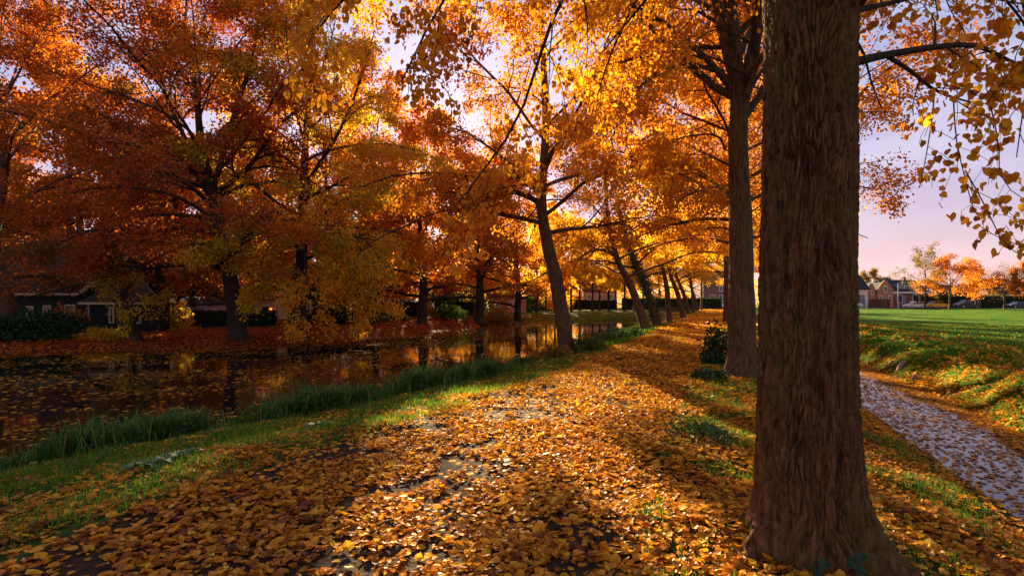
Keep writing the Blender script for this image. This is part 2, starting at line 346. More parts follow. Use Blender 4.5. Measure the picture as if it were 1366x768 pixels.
def build_ground():
    dg = np.unique(np.concatenate([np.linspace(-420, -60, 18), np.linspace(-60, -14, 70), np.linspace(-14, 12, 160), np.linspace(12, 60, 50), np.linspace(60, 420, 18)]))
    yg = np.unique(np.concatenate([np.linspace(-60, -1, 30), np.linspace(-1, 14, 100), np.linspace(14, 26, 50), np.linspace(26, 80, 75), np.linspace(80, 135, 20), np.linspace(135, 700, 14)]))
    D, Y = np.meshgrid(dg, yg); X = D + PX0 + PS * Y
    Z = height(X, Y); V = np.stack([X, Y, Z], -1).reshape(-1, 3)
    ny, nx = D.shape
    i = np.arange(ny - 1)[:, None] * nx + np.arange(nx - 1)[None]
    Q = np.stack([i, i + 1, i + nx + 1, i + nx], -1).reshape(-1, 4)
    c = V[Q].mean(1); d = dof(c[:, 0], c[:, 1]); pl = path_left(c[:, 1])
    reg = np.full(len(Q), 2)
    reg[(d > pl) & (d < 0) & (c[:, 1] < 112)] = 0
    reg[(d >= 0) & (d < 5.5) & (c[:, 1] < 112)] = 1
    reg[(d >= 5.5)] = 3
    reg[(d < -12) & (c[:, 1] < 60)] = 4
    reg[(c[:, 1] >= 112) & (d < 5.5)] = 2
    obs = []
    for k, (nm, mt, lb) in enumerate([('path', 'path', 'straight footpath buried in golden leaves between tree rows'),
                                      ('grass_verge', 'verge', 'leaf covered verge sloping to the ditch'),
                                      ('canal_bank', 'bank', 'grassy near bank of the canal'),
                                      ('lawn', 'lawn', 'wide green lawn beyond the ditch'),
                                      ('far_bank', 'farbank', 'far canal bank covered in red leaves')]):
        q = Q[reg == k]; u, inv = np.unique(q, return_inverse=True)
        me = np_mesh(nm, V[u], [inv.reshape(-1, 4)], smooth_=True)
        obs.append(tag(link(nm, me, M[mt]), lb, None, None, 'structure'))
    return obs
PATH, VERGE, BANK, LAWN, FARBANK = build_ground()
me = bpy.data.meshes.new('canal_water')
me.from_pydata([(a, b, WZ) for a, b in np.array(CANAL) + norm(CANAL - np.array([-10, 30.])) * 0.8], [], [tuple(range(len(CANAL)))]); me.update()
tag(link('canal_water', me, M['water']), 'dark still canal water strewn with leaves', None, None, 'structure')
ys = np.linspace(-25, 60, 60)
v = [(PX0 + PS * y + dd, y, DZ) for y in ys for dd in (2.6, 6.3)]
me = bpy.data.meshes.new('ditch_water'); me.from_pydata(v, [], [(2 * i, 2 * i + 1, 2 * i + 3, 2 * i + 2) for i in range(59)]); me.update()
tag(link('ditch_water', me, M['ditch']), 'pale sky reflecting ditch water scattered with leaves', None, None, 'structure')
# street beyond the lawn and at the end of the path
mb = MB(); mb.box(-60, 260, 112, 119, .06, .10); tag(mb.build('street', M['asphalt']), 'grey street beyond the lawn', None, None, 'structure')

# ------------------------------------------------------------------ leaves, blades
def T_quad(w=.72, fold=.12): return np.array([(0, 0, 0), (w / 2, .45, fold), (0, 1, 0), (-w / 2, .45, fold)]), [np.array([[0, 1, 2, 3]])]
def T_heart(fold=.10, curl=.12):
    o = [(0, .08, 0), (.22, -.02, fold * .7), (.44, .16, fold), (.46, .42, fold), (.28, .72, fold * .5), (0, 1.02, -curl),
         (-.28, .72, fold * .5), (-.46, .42, fold), (-.44, .16, fold), (-.22, -.02, fold * .7), (0, .45, -.02)]
    return np.array(o), [np.array([[10, i, (i + 1) % 10] for i in range(10)])]
def T_curl(a, b, c):
    o = [(0, 0, 0), (.40, .12, a), (.44, .52, a * .9), (0, 1.0, b), (-.44, .52, c * .9), (-.40, .12, c), (0, .5, -.06)]
    return np.array(o), [np.array([[6, i, (i + 1) % 6] for i in range(6)])]
def leaves_geo(P, size, tmpl, axis, nrm, rng):
    """place one template per point; returns V, faces"""
    T, Fs = tmpl; n = len(P)
    a = norm(axis); b = norm(np.cross(nrm, a)); c = np.cross(a, b)
    s = size[:, None, None] if np.ndim(size) else size
    V = P[:, None] + s * (T[None, :, 0, None] * b[:, None] + T[None, :, 1, None] * a[:, None] + T[None, :, 2, None] * c[:, None])
    off = np.arange(n) * len(T)
    faces = [(f[None] + off[:, None, None]).reshape(-1, f.shape[1]) for f in Fs]
    per = sum(len(f) for f in Fs)
    return V.reshape(-1, 3), faces, per
# sunlit pools on the ground: gaps through the crowns towards the sun
POOLS = [(-.60, 3.6, .5), (-.58, 4.5, .52), (-.35, 5.4, .55), (.16, 6.6, .65), (.75, 8.0, .7), (1.5, 9.7, .75), (1.05, 3.85, .5), (1.0, 4.6, .4), (1.35, 3.3, .3), (.8, 5.2, .3),
         (-1.35, 6.9, .5), (-.7, 8.8, .5), (-.3, 11.2, .7), (.4, 13.5, .8), (2.4, 12.5, .6), (6.3, 23, 1.2), (4.2, 17.5, .7),
         (9.0, 11.3, .8), (8.2, 9.3, .5), (9.9, 13.5, .8), (-17, 17, 1.2), (-9, 13.5, .8), (-23, 22, 1.2), (-8.2, 33, .8), (3.6, 9.0, .4), (4.2, 7.0, .4)]
def sun_keep(P):
    k = np.ones(len(P), bool)
    for x, y, r in POOLS:
        o = np.array([x, y, 0.]); q = P - o; t = q @ SUN; q = q - t[:, None] * SUN
        k &= ~((t > 1.0) & ((q ** 2).sum(-1) < (r * 1.0) ** 2))
    return k
def blades_geo(P, h, wd, rng, bend=.5):
    n = len(P); az = rng.uniform(0, 2 * np.pi, n); fd = np.stack([np.cos(az), np.sin(az), 0 * az], -1)
    ld = np.stack([-np.sin(az), np.cos(az), 0 * az], -1); b = rng.uniform(.1, 1, n) * bend
    up = np.array([0, 0, 1.])
    m = P + up * (h * .55)[:, None] + ld * (h * b * .25)[:, None]; t = P + up * (h * (1 - .25 * b))[:, None] + ld * (h * b * .8)[:, None]
    V = np.stack([P - fd * wd[:, None] / 2, P + fd * wd[:, None] / 2, m + fd * wd[:, None] * .42, m - fd * wd[:, None] * .42, t], 1).reshape(-1, 3)
    o = np.arange(n)[:, None] * 5
    return V, [o + np.array([[0, 1, 2, 3]]), o + np.array([[3, 2, 4]])]

# ------------------------------------------------------------------ trees
def catmull(C, n):
    C = np.asarray(C, float); P = np.vstack([2 * C[0] - C[1], C, 2 * C[-1] - C[-2]])
    t = np.linspace(0, len(C) - 1 - 1e-6, n); i = t.astype(int); f = (t - i)[:, None]
    a, b, c, d = P[i], P[i + 1], P[i + 2], P[i + 3]
    return .5 * (2 * b + (c - a) * f + (2 * a - 5 * b + 4 * c - d) * f ** 2 + (3 * b - a - 3 * c + d) * f ** 3)
def tubes(P, R, sides, rough=0.0, flare=None, seed=0, cap=True):
    P = np.asarray(P, float); N, K = P.shape[:2]
    T = np.empty_like(P); T[:, 1:-1] = P[:, 2:] - P[:, :-2]; T[:, 0] = P[:, 1] - P[:, 0]; T[:, -1] = P[:, -1] - P[:, -2]; T = norm(T)
    mt = norm(T.mean(1)); ref = np.where(np.abs(mt[:, 2:3]) > .8, np.array([[1., 0, 0]]), np.array([[0, 0, 1.]]))[:, None]
    a = norm(np.cross(T, ref)); b = np.cross(T, a)
    th = np.arange(sides) * 2 * np.pi / sides
    rr = R[:, :, None] * np.ones(sides)
    if rough:
        q = P[:, :, None] + (a[:, :, None] * np.cos(th)[:, None] + b[:, :, None] * np.sin(th)[:, None]) * .3
        rr = rr * (1 + rough * (vnoise(q * np.array([4, 4, 2.]), seed) - .5) + rough * .6 * (vnoise(q * np.array([11, 11, 3.]), seed + 1) - .5))
    if flare is not None:
        h = P[:, :, 2] - P[:, :1, 2]; lob = .55 + .45 * np.cos(th * 5 + seed) * np.cos(th * 2 + seed * 2)
        rr = rr * (1 + flare * np.exp(-h / .28)[:, :, None] * (0.35 + lob))
    V = P[:, :, None] + rr[..., None] * (a[:, :, None] * np.cos(th)[:, None] + b[:, :, None] * np.sin(th)[:, None])
    V = V.reshape(-1, 3)
    o = (np.arange(N) * K * sides)[:, None, None]; k = (np.arange(K - 1) * sides)[None, :, None]; j = np.arange(sides)[None, None]
    j2 = (j + 1) % sides
    Q = np.stack(np.broadcast_arrays(o + k + j, o + k + j2, o + k + sides + j2, o + k + sides + j), -1).reshape(-1, 4)
    return V, [Q]
def grow(P, L, R, n, trange, ang, lsc, K, rng, droop=0., wig=.12, flat=.6, up=0., rsc=.55, Lmin=0.0, lpow=.6):
    """children of every parent polyline P (N,Kp,3); returns child P, L, R0"""
    N, Kp = P.shape[:2]; idx = np.repeat(np.arange(N), n)
    t = (np.tile((np.arange(n) + .5) / n, N) + rng.uniform(-.4, .4, N * n) / n); t = np.clip(trange[0] + t * (trange[1] - trange[0]), 0, .995)
    f = t * (Kp - 1); i = f.astype(int); fr = (f - i)[:, None]
    p = P[idx, i] * (1 - fr) + P[idx, i + 1] * fr; tg = norm(P[idx, i + 1] - P[idx, i])
    side = norm(np.cross(tg, np.array([0, 0, 1.])) + 1e-4); sgn = np.where(rng.random(N * n) < .5, -1, 1)[:, None]
    rnd = rng.normal(size=(N * n, 3)); rnd -= (rnd * tg).sum(-1, keepdims=True) * tg
    perp = norm(side * sgn * flat + norm(rnd) * (1 - flat)); an = np.radians(rng.uniform(*ang, N * n))[:, None]
    d = norm(tg * np.cos(an) + perp * np.sin(an) + np.array([0, 0, up]))
    Lc = np.maximum(L[idx] * lsc * (1 - lpow * t) * rng.uniform(.65, 1.25, N * n), Lmin)
    C = np.empty((N * n, K, 3)); C[:, 0] = p
    for k in range(1, K):
        d = norm(d + rng.normal(size=d.shape) * wig + np.array([0, 0, -droop / K * (k / K) * 2])); C[:, k] = C[:, k - 1] + d * (Lc / (K - 1))[:, None]
    Rp = R[idx, np.minimum((f + .5).astype(int), Kp - 1)]
    R0 = Rp * rsc; taper = np.linspace(1, .25, K)
    return C, Lc, R0[:, None] * taper[None]
def leaf_cloud(P, per, spread, rng, droop=.5, t0=.15):
    """leaf positions and axes along twigs P (N,K,3)"""
    N, K = P.shape[:2]; idx = np.repeat(np.arange(N), per); t = t0 + (1 - t0) * rng.random(N * per) ** .8
    f = np.minimum(t * (K - 1), K - 1.001); i = f.astype(int); fr = (f - i)[:, None]
    q = P[idx, i] * (1 - fr) + P[idx, i + 1] * fr + rng.normal(size=(N * per, 3)) * spread
    tg = norm(P[idx, i + 1] - P[idx, i])
    ax = norm(tg * .5 + rng.normal(size=q.shape) * .55 + np.array([0, 0, -droop])); nr = rng.normal(size=q.shape) + np.array([0, -.2, .45])
    return q, ax, nr
def crown_mesh(name, Q, ax, nr, size, tmpl, rng, hshift=0., clump=1.4, var=.35, seed=0):
    V, Fs, per = leaves_geo(Q, size * rng.uniform(.65, 1.25, len(Q)), tmpl, ax, nr, rng)
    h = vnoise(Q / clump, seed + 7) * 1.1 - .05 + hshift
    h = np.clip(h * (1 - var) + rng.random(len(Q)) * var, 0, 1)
    return np_mesh(name, V, Fs, np.repeat(h, per))
def make_tree(name, label, ctrl, r0, n=(12, 7, 9), leaves=30, R=6., t0=.35, leaf='gold', size=.1, seed=1, bark='bark', group=None, cat='tree', rtop=.12,
              limb_ang=(75, 30), droop=.5, up=.25, extra=None, hshift=0., spread=.16, ldroop=.5, sides=14, flare=.9, keep=None, prof=None, twig3=False, tw=(.28, .7), lr=.42, var=.35, carve=True, tmpl=None, zmin=None, flat=.55, grad=0.):
    rng = np.random.default_rng(seed); C = np.asarray(ctrl, float); base = C[0].copy()
    K = 30; T = catmull(C, K); s = np.linspace(0, 1, K); RT = r0 * (1 - s) + r0 * rtop * s
    RT = r0 * (1 - (1 - rtop) * s ** 1.1)
    root = empty(name, tuple(base), label, cat, group)
    T0 = T.copy(); T0[0, 2] -= .25
    # denser rings near the foot for the flare
    tt = np.concatenate([np.linspace(0, .12, 10)[:-1], np.linspace(.12, 1, 30)]); Tf = np.stack([np.interp(tt, s, T[:, k]) for k in range(3)], -1); Rf = np.interp(tt, s, RT)
    Tf[0, 2] -= .22
    V, Fs = tubes(Tf[None], Rf[None], sides, .14, flare, seed)
    link('trunk', np_mesh('trunk', V - base, Fs, smooth_=True), M[bark], root)
    # limbs: golden-angle round the trunk
    n1 = n[0]; k = np.arange(n1); t = t0 + (1 - t0) * ((k + rng.uniform(0, .8, n1)) / n1) ** 1.0 * .97
    az = k * 2.39996 + rng.uniform(-.4, .4, n1) + seed
    f = t * (K - 1); i = np.minimum(f.astype(int), K - 2); fr = (f - i)[:, None]; p = T[i] * (1 - fr) + T[i + 1] * fr
    u = (t - t0) / (1 - t0); el = np.radians(90 - (limb_ang[0] * (1 - u) + limb_ang[1] * u))
    d = np.stack([np.cos(az) * np.cos(el), np.sin(az) * np.cos(el), np.sin(el)], -1)
    pr = prof(u) if prof else np.interp(u, [0, .25, .6, 1], [.95, 1., .92, .6])
    L1 = R * pr * rng.uniform(.8, 1.15, n1); K1 = 11; P1 = np.empty((n1, K1, 3)); P1[:, 0] = p
    for q in range(1, K1):
        d = norm(d + rng.normal(size=d.shape) * .10 + np.array([0, 0, up / K1 - droop / K1 * 2 * (q / K1)])); P1[:, q] = P1[:, q - 1] + d * (L1 / (K1 - 1))[:, None]
    R1 = (np.interp(t, s, RT) * lr)[:, None] * np.linspace(1, .22, K1)[None]
    if extra is not None:                 # limbs given by hand: list of (points, r0)
        for pts, rr in extra:
            P1 = np.concatenate([P1, catmull(pts, K1)[None]]); R1 = np.concatenate([R1, rr * np.linspace(1, .2, K1)[None]])
            L1 = np.append(L1, np.linalg.norm(np.diff(catmull(pts, K1), axis=0), axis=1).sum())
    for q in range(len(P1)):
        V, Fs = tubes(P1[q:q + 1], R1[q:q + 1], 8, .12, seed=seed + q)
        link('branch', np_mesh('branch', V - base, Fs, smooth_=True), M[bark], root)
    P2, L2, R2 = grow(P1, L1, R1, n[1], (.18, 1.0), (28, 62), .48, 7, rng, droop=droop * .7, flat=flat, up=.05)
    P3, L3, R3 = grow(P2, L2, R2, n[2], (.1, 1.0), (25, 65), .55, 3, rng, droop=droop, flat=max(.4, flat - .1), Lmin=tw[0], rsc=.5)
    if zmin is not None:
        zz = zmin(P2); k2 = (P2[:, :, 2] > zz - .3).all(1); P2, R2 = P2[k2], R2[k2]; zz = zmin(P3); k3 = (P3[:, :, 2] > zz - .2).all(1); P3, R3 = P3[k3], R3[k3]
    if base[1] > 40: P2 = P2[:, ::2]; R2 = R2[:, ::2]
    P3t, R3t = (P3[::3], R3[::3]) if base[1] > 40 else (P3, R3)
    V, Fs = tubes(P2, np.maximum(R2, .006), 5 if base[1] < 40 else 4); V3, F3 = tubes(P3t, np.maximum(R3t, .004), 3)
    tag(link('twigs', np_mesh('twigs', np.vstack([V, V3]) - base, [Fs[0], F3[0] + len(V)]), M['twig'], root), kind='stuff')
    Q, ax, nr = leaf_cloud(np.concatenate([P3]), leaves, spread, rng, ldroop)
    if carve: m = sun_keep(Q)
    else: m = np.ones(len(Q), bool)
    if keep is not None: m &= keep(Q)
    if zmin is not None: m &= Q[:, 2] > zmin(Q)
    Q, ax, nr = Q[m], ax[m], nr[m]
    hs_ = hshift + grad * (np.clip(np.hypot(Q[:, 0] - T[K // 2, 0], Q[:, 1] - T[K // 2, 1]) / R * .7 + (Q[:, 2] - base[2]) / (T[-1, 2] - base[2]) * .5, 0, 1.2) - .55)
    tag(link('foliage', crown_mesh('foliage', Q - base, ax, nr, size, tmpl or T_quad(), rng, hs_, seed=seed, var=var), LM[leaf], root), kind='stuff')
    return root

# ---- the big trunk in the foreground
def big_trunk():
    bx, by = 1.99, 3.52
    lab = 'massive furrowed trunk standing closest on the verge right of the path'
    root = empty('linden_tree', (bx, by, 0), lab, 'tree')
    zs = np.concatenate([np.linspace(-.3, 3.9, 300), np.linspace(3.95, 9.5, 20)])
    S = 224; tt = np.arange(S) * 2 * np.pi / S; th = tt - np.pi / 2 - .42 * np.sin(tt)          # rings run finer on the path side
    Zg, Th = np.meshgrid(zs, th, indexing='ij')
    rad = np.interp(zs, [-.3, 0, .15, .35, .7, 1.2, 2.2, 3.9, 6, 9.5], [.40, .350, .330, .312, .302, .288, .276, .268, .24, .15])[:, None] * np.ones(S)
    # buttress roots
    fl = np.exp(-np.clip(Zg + .05, 0, 9) / .19)
    lob = np.zeros_like(Th)
    for a0, wd, am in ((3.45, .26, .62), (5.60, .30, .70), (4.75, .22, .26), (4.15, .20, .22), (.35, .4, .30), (1.4, .4, .3), (2.4, .3, .25)):
        da = np.angle(np.exp(1j * (Th - a0))); lob += am * np.exp(-(da / wd) ** 2)
    rad = rad + fl * lob * .36
    P = np.stack([np.cos(Th) * .31, np.sin(Th) * .31, Zg], -1)
    def worley(nu, hz, sd, wamp):
        U = Th / (2 * np.pi) * nu + (vnoise(P * np.array([6, 6, 3.2]), sd) - .5) * wamp; Vv = Zg / hz + (vnoise(P * np.array([8, 8, 2.5]), sd + 1) - .5) * .9
        Vv = Vv + _hash(np.floor(U).astype(np.int64) % nu, np.zeros(U.shape, np.int64), np.zeros(U.shape, np.int64), sd) * 0
        iu, iv = np.floor(U).astype(np.int64), np.floor(Vv).astype(np.int64); d1 = np.full(U.shape, 9.); d2 = np.full(U.shape, 9.)
        for a_ in (-1, 0, 1):
            for b_ in (-1, 0, 1):
                cu, cv = iu + a_, iv + b_; k0 = np.zeros_like(cu); px = cu + _hash(cu % nu, cv, k0, sd + 2); pv = cv + _hash(cu % nu, cv, k0, sd + 3)
                dd = np.hypot(U - px, Vv - pv); d2 = np.minimum(np.maximum(d1, dd), d2); d1 = np.minimum(d1, dd)
        return d2 - d1
    e1 = worley(78, .23, 20, 3.0); e2 = worley(130, .09, 30, 2.2); vary = .55 + .9 * vnoise(P * np.array([4, 4, 1.6]), 60)
    plate = smooth(e1 / .30); fine = smooth(e2 / .35)
    rad = rad + (plate - .7) * .031 * vary + (vnoise(P * np.array([26, 26, 5.]), 61) - .5) * .010 + (fine - .7) * .012 * (.4 + .6 * plate) + (vnoise(P * 60, 4) - .5) * .005 + (vnoise(P * np.array([3, 3, 1.3]), 6) - .5) * .03
    # an old knot
    kn = np.exp(-(((np.angle(np.exp(1j * (Th - 4.42))) * .31 / .055) ** 2 + ((Zg - 1.05) / .05) ** 2))); rad -= kn * .03
    cx = -.02 * np.sin(zs * .8); lean = .004 * zs
    V = np.stack([cx[:, None] + lean[:, None] + np.cos(Th) * rad, np.sin(Th) * rad, Zg], -1).reshape(-1, 3)
    i = (np.arange(len(zs) - 1) * S)[:, None]; j = np.arange(S)[None]; j2 = (j + 1) % S
    Q = np.stack(np.broadcast_arrays(i + j, i + j2, i + S + j2, i + S + j), -1).reshape(-1, 4)
    link('trunk', np_mesh('trunk', V, [Q], smooth_=True), M['barkA'], root)
    return root, np.array([bx, by, 0.])
TREE_A, baseA = big_trunk()
def crown_A():
    rng = np.random.default_rng(5); base = baseA
    # limbs by hand: right hand low branch, its drooping fork, the long hanging left branches, then the rest of the crown above
    hand = [([W(1120, 88, 3.7), W(1190, 72, 3.95), W(1290, 60, 4.2), W(1340, 78, 4.5), W(1400, 110, 4.8)], .034),
            ([W(1185, 76, 3.95), W(1215, 95, 4.0), W(1247, 120, 4.0), W(1285, 134, 4.1), W(1322, 140, 4.2)], .018),
            ([W(1120, 20, 3.7), W(1180, 6, 4.1), W(1270, -8, 4.6), W(1390, 10, 5.4)], .026),
            ([W(1300, -40, 4.8), W(1350, 10, 4.6), W(1380, 60, 4.4), W(1392, 130, 4.3)], .014),
            ([W(1100, -200, 3.6), W(1230, -170, 4.6), W(1340, -60, 5.2), W(1372, 60, 5.3), W(1356, 210, 5.3)], .022),
            ([W(1050, -230, 3.9), W(900, -210, 5.0), W(720, -120, 6.2), W(600, -10, 6.6), W(535, 110, 6.6)], .045),
            ([W(1050, -260, 3.8), W(840, -230, 4.8), W(640, -110, 5.6), W(480, -20, 5.9), W(400, 70, 5.9)], .04),
            ([W(1040, -240, 4.2), W(930, -170, 5.6), W(810, -90, 7.0), W(740, 20, 7.4), W(690, 160, 7.2), W(612, 270, 7.0)], .05),
            ([W(1045, -300, 4.4), W(960, -200, 6.5), W(880, -60, 8.0), W(820, 60, 8.4), W(790, 150, 8.4)], .04)]
    K1 = 14
    P1 = np.stack([catmull(p, K1) for p, r in hand]); R1 = np.stack([r * np.linspace(1, .2, K1) for p, r in hand]); nh = len(hand)
    k = np.arange(22); z0 = 4.2 + 5.0 * k / 22; az = k * 2.4 + .6; el = np.radians(np.interp(k, [0, 21], [22, 68]))
    d = np.stack([np.cos(az) * np.cos(el), np.sin(az) * np.cos(el), np.sin(el)], -1); P = np.empty((22, K1, 3)); P[:, 0] = np.stack([base[0] + 0 * z0, base[1] + 0 * z0, z0], -1)
    LL = np.interp(k, [0, 21], [6.2, 4.5])
    for q in range(1, K1):
        d = norm(d + rng.normal(size=d.shape) * .08 + np.array([0, 0, -.03 * q / K1])); P[:, q] = P[:, q - 1] + d * (LL / (K1 - 1))[:, None]
    P1 = np.concatenate([P1, P]); R1 = np.concatenate([R1, (np.linspace(.13, .06, 22)[:, None] * np.linspace(1, .2, K1)[None])])
    L1 = np.linalg.norm(np.diff(P1, axis=1), axis=2).sum(1)
    brs = []
    for q in range(len(P1)):
        V, Fs = tubes(P1[q:q + 1], R1[q:q + 1], 8, .12, seed=q); brs.append(link('branch', np_mesh('branch', V - base, Fs, smooth_=True), M['barkdark'], TREE_A))
    # side twigs of the hand-made limbs hang down
    Pr, Lr, Rr = grow(P1[:5], L1[:5], R1[:5], 7, (.3, 1.0), (30, 80), .22, 7, rng, droop=.9, flat=.5, rsc=.45, Lmin=.3, wig=.14)
    Pr2, Lr2, Rr2 = grow(Pr, Lr, Rr, 4, (.15, 1.), (25, 65), .55, 5, rng, droop=.9, flat=.3, Lmin=.18, rsc=.5, wig=.14)
    Pa, La, Ra = grow(P1[5:nh], L1[5:nh], R1[5:nh], 10, (.25, 1.0), (30, 80), .30, 7, rng, droop=1.5, flat=.5, rsc=.45, Lmin=.45, wig=.14)
    Pa2, La2, Ra2 = grow(Pa, La, Ra, 7, (.15, 1.), (25, 65), .55, 5, rng, droop=1.2, flat=.3, Lmin=.25, rsc=.5, wig=.14)
    Pb, Lb, Rb = grow(P1[nh:], L1[nh:], R1[nh:], 9, (.2, 1.), (30, 65), .5, 6, rng, droop=.5)
    Pb2, Lb2, Rb2 = grow(Pb, Lb, Rb, 9, (.1, 1.), (25, 65), .55, 4, rng, droop=.7, Lmin=.35)
    hangs = [catmull([W(1247, 121, 4.0), W(1243, 160, 4.0), W(1236, 205, 4.0), W(1229, 240, 4.0)], 6), catmull([W(1272, 133, 4.05), W(1275, 180, 4.05), W(1284, 225, 4.1), W(1300, 285, 4.1)], 6),
             catmull([W(1321, 140, 4.2), W(1332, 190, 4.3), W(1336, 240, 4.3), W(1372, 270, 4.4)], 6), catmull([W(1290, 232, 4.1), W(1312, 270, 4.2), W(1340, 325, 4.2), W(1374, 345, 4.2)], 6),
             catmull([W(1380, 300, 4.3), W(1362, 325, 4.3), W(1335, 318, 4.3), W(1305, 300, 4.3)], 6)]
    Ph = np.stack(hangs); Lh = np.linalg.norm(np.diff(Ph, axis=1), axis=2).sum(1); Rh = np.full((len(Ph), 6), .0055) * np.linspace(1, .5, 6)
    Ph2, Lh2, Rh2 = grow(Ph, Lh, Rh, 7, (.1, 1.), (30, 70), .5, 5, rng, droop=.6, flat=.5, Lmin=.15, wig=.16)
    vs, fs, o = [], [], 0
    for PP, RR, sd, mn in ((Pr, Rr, 5, .004), (Pr2, Rr2, 4, .0025), (Pa, Ra, 5, .005), (Pa2, Ra2, 4, .003), (Pb, Rb, 5, .008), (Pb2, Rb2, 3, .005), (Ph, Rh, 5, .003), (Ph2, Rh2, 4, .002)):
        V, Fs = tubes(PP, np.maximum(RR, mn), sd); vs.append(V); fs.append(Fs[0] + o); o += len(V)
    tag(link('twigs', np_mesh('twigs', np.vstack(vs) - base, [np.vstack(fs)]), M['twig'], TREE_A), kind='stuff')
    q1, a1, r1 = leaf_cloud(Pa2, 14, .07, rng, .9, .1); q4, a4, r4 = leaf_cloud(Pr2, 6, .05, rng, .9, .1); q2, a2, r2 = leaf_cloud(Ph2, 4, .03, rng, .9); q0, a0, r0 = leaf_cloud(Ph, 5, .03, rng, .9)
    q3, a3, r3 = leaf_cloud(Pb2, 16, .14, rng, .7)
    near = np.concatenate([q1, q2, q0, q4]); na = np.concatenate([a1, a2, a0, a4]); nn = np.concatenate([r1, r2, r0, r4])
    # the right hand sky stays loosely leaved
    pxx = 683 + F * near[:, 0] / near[:, 1]; keep = (np.linalg.norm(near - np.array([0, 0, EYE]), axis=1) > 2.6) & (near[:, 1] > 2.6)
    keep &= sun_keep(near)
    near, na, nn = near[keep], na[keep], nn[keep]
    dist = np.linalg.norm(near - np.array([0, 0, EYE]), axis=1)
    pyy = HOR - F * (near[:, 2] - EYE) / near[:, 1]; pxx = 683 + F * near[:, 0] / near[:, 1]
    vis = (pyy > -5) & (pxx < 1375) & (pxx > 400)
    order = np.argsort(np.where(vis, dist, 1e3)); single = order[:300]; rest = order[300:]
    mats = []
    for hv in (.12, .3, .45, .6, .75, .9):
        T, Fs = T_heart(rng.uniform(.02, .2), rng.uniform(0, .25)); me = np_mesh('leaf', T * np.array([1, 1, 1.]), Fs, np.full(10, hv)); me.materials.append(LM['gold']); mats.append(me)
    from mathutils import Matrix
    for w, q in enumerate(single):
        a = norm(na[q]); b = norm(np.cross(nn[q], a)); c = np.cross(a, b); sz = rng.uniform(.042, .07)
        o = link('leaf', mats[rng.integers(6)], None, TREE_A)
        Mx = np.eye(4); Mx[:3, 0] = b * sz; Mx[:3, 1] = a * sz; Mx[:3, 2] = c * sz; Mx[:3, 3] = near[q] - base; o.matrix_local = Matrix(Mx.tolist())
    tag(link('foliage', crown_mesh('foliage', near[rest] - base, na[rest], nn[rest], .075, T_heart(), rng, .0, clump=.8, seed=3), LM['gold'], TREE_A), kind='stuff')
    kp = sun_keep(q3) & ~((q3[:, 1] < 2.5) & (q3[:, 2] < 3)) & ((q3[:, 2] - EYE) / np.maximum(q3[:, 1], .1) > .50)
    q3, a3, r3 = q3[kp], a3[kp], r3[kp]
    tag(link('foliage', crown_mesh('foliage', q3 - base, a3, r3, .085, T_quad(), rng, .0, clump=.9, seed=4), LM['gold'], TREE_A), kind='stuff')
crown_A()

# ---- second tree on the right of the path and the row behind it
def ZM0(z0, amp): return lambda Q: z0 + amp * (vnoise(Q / 2.2, 77) - .4)
def zg(x, y): return float(height(np.array([x]), np.array([y]))[0])
def on_ground(px, Y, dz=0.):
    x = (px - 683) / F * Y; return np.array([x, Y, zg(x, Y) + dz])
b = on_ground(990, 11.3)
make_tree('linden_tree', 'tall straight trunk just behind the massive foreground trunk, forking high up', [b, W(989, 400, 11.3), W(988, 300, 11.3), W(985, 200, 11.3), W(984, 120, 11.3), W(972, -10, 11.3), W(965, -150, 11.2), W(960, -330, 11.2)], .295,
          n=(18, 8, 10), leaves=26, R=6.8, t0=.55, size=.10, seed=3, leaf='gold', droop=.9, up=.5, limb_ang=(62, 20), sides=28, lr=.5, rtop=.2, keep=lambda Q: ~((np.hypot(Q[:, 0] - 4.95, Q[:, 1] - 11.0) < 1.7) & (Q[:, 2] < 8.6)),
          extra=[([W(985, 132, 11.3), W(955, 92, 11.2), W(905, 45, 11.0), W(850, 10, 10.6), W(760, -20, 10.0)], .085),
                 ([W(985, 112, 11.3), W(940, 90, 11.0), W(880, 95, 10.4), W(845, 130, 9.9), W(812, 190, 9.7)], .05),
                 ([W(987, 150, 11.3), W(1004, 70, 11.4), W(1020, -10, 11.6), W(1030, -160, 11.8), W(1045, -330, 12)], .17),
                 ([W(986, 165, 11.3), W(1012, 130, 11.4), W(1050, 85, 11.8), W(1150, 20, 12.4)], .11),
                 ([W(984, 120, 11.3), W(962, 40, 11.3), W(940, -60, 11.0), W(900, -180, 10.5)], .13),
                 ([W(982, 170, 11.3), W(1005, 100, 11.0), W(1012, 30, 10.6), W(1000, -80, 10.2)], .09),
                 ([W(968, 200, 11.3), W(958, 182, 11.2), W(930, 180, 11.0), W(890, 190, 10.8), W(862, 215, 10.6)], .03)])
GR = 'lindens lining the right side of the path'
row_lab = ['slim linden hidden behind the forked tree, crown spreading over the lawn', 'third linden of the right hand row, mostly behind the forked tree',
           'thin dark linden trunk peeping out left of the forked tree', 'far linden at the end of the right hand row', 'farthest linden of the right hand row beside the street']
R2 = None
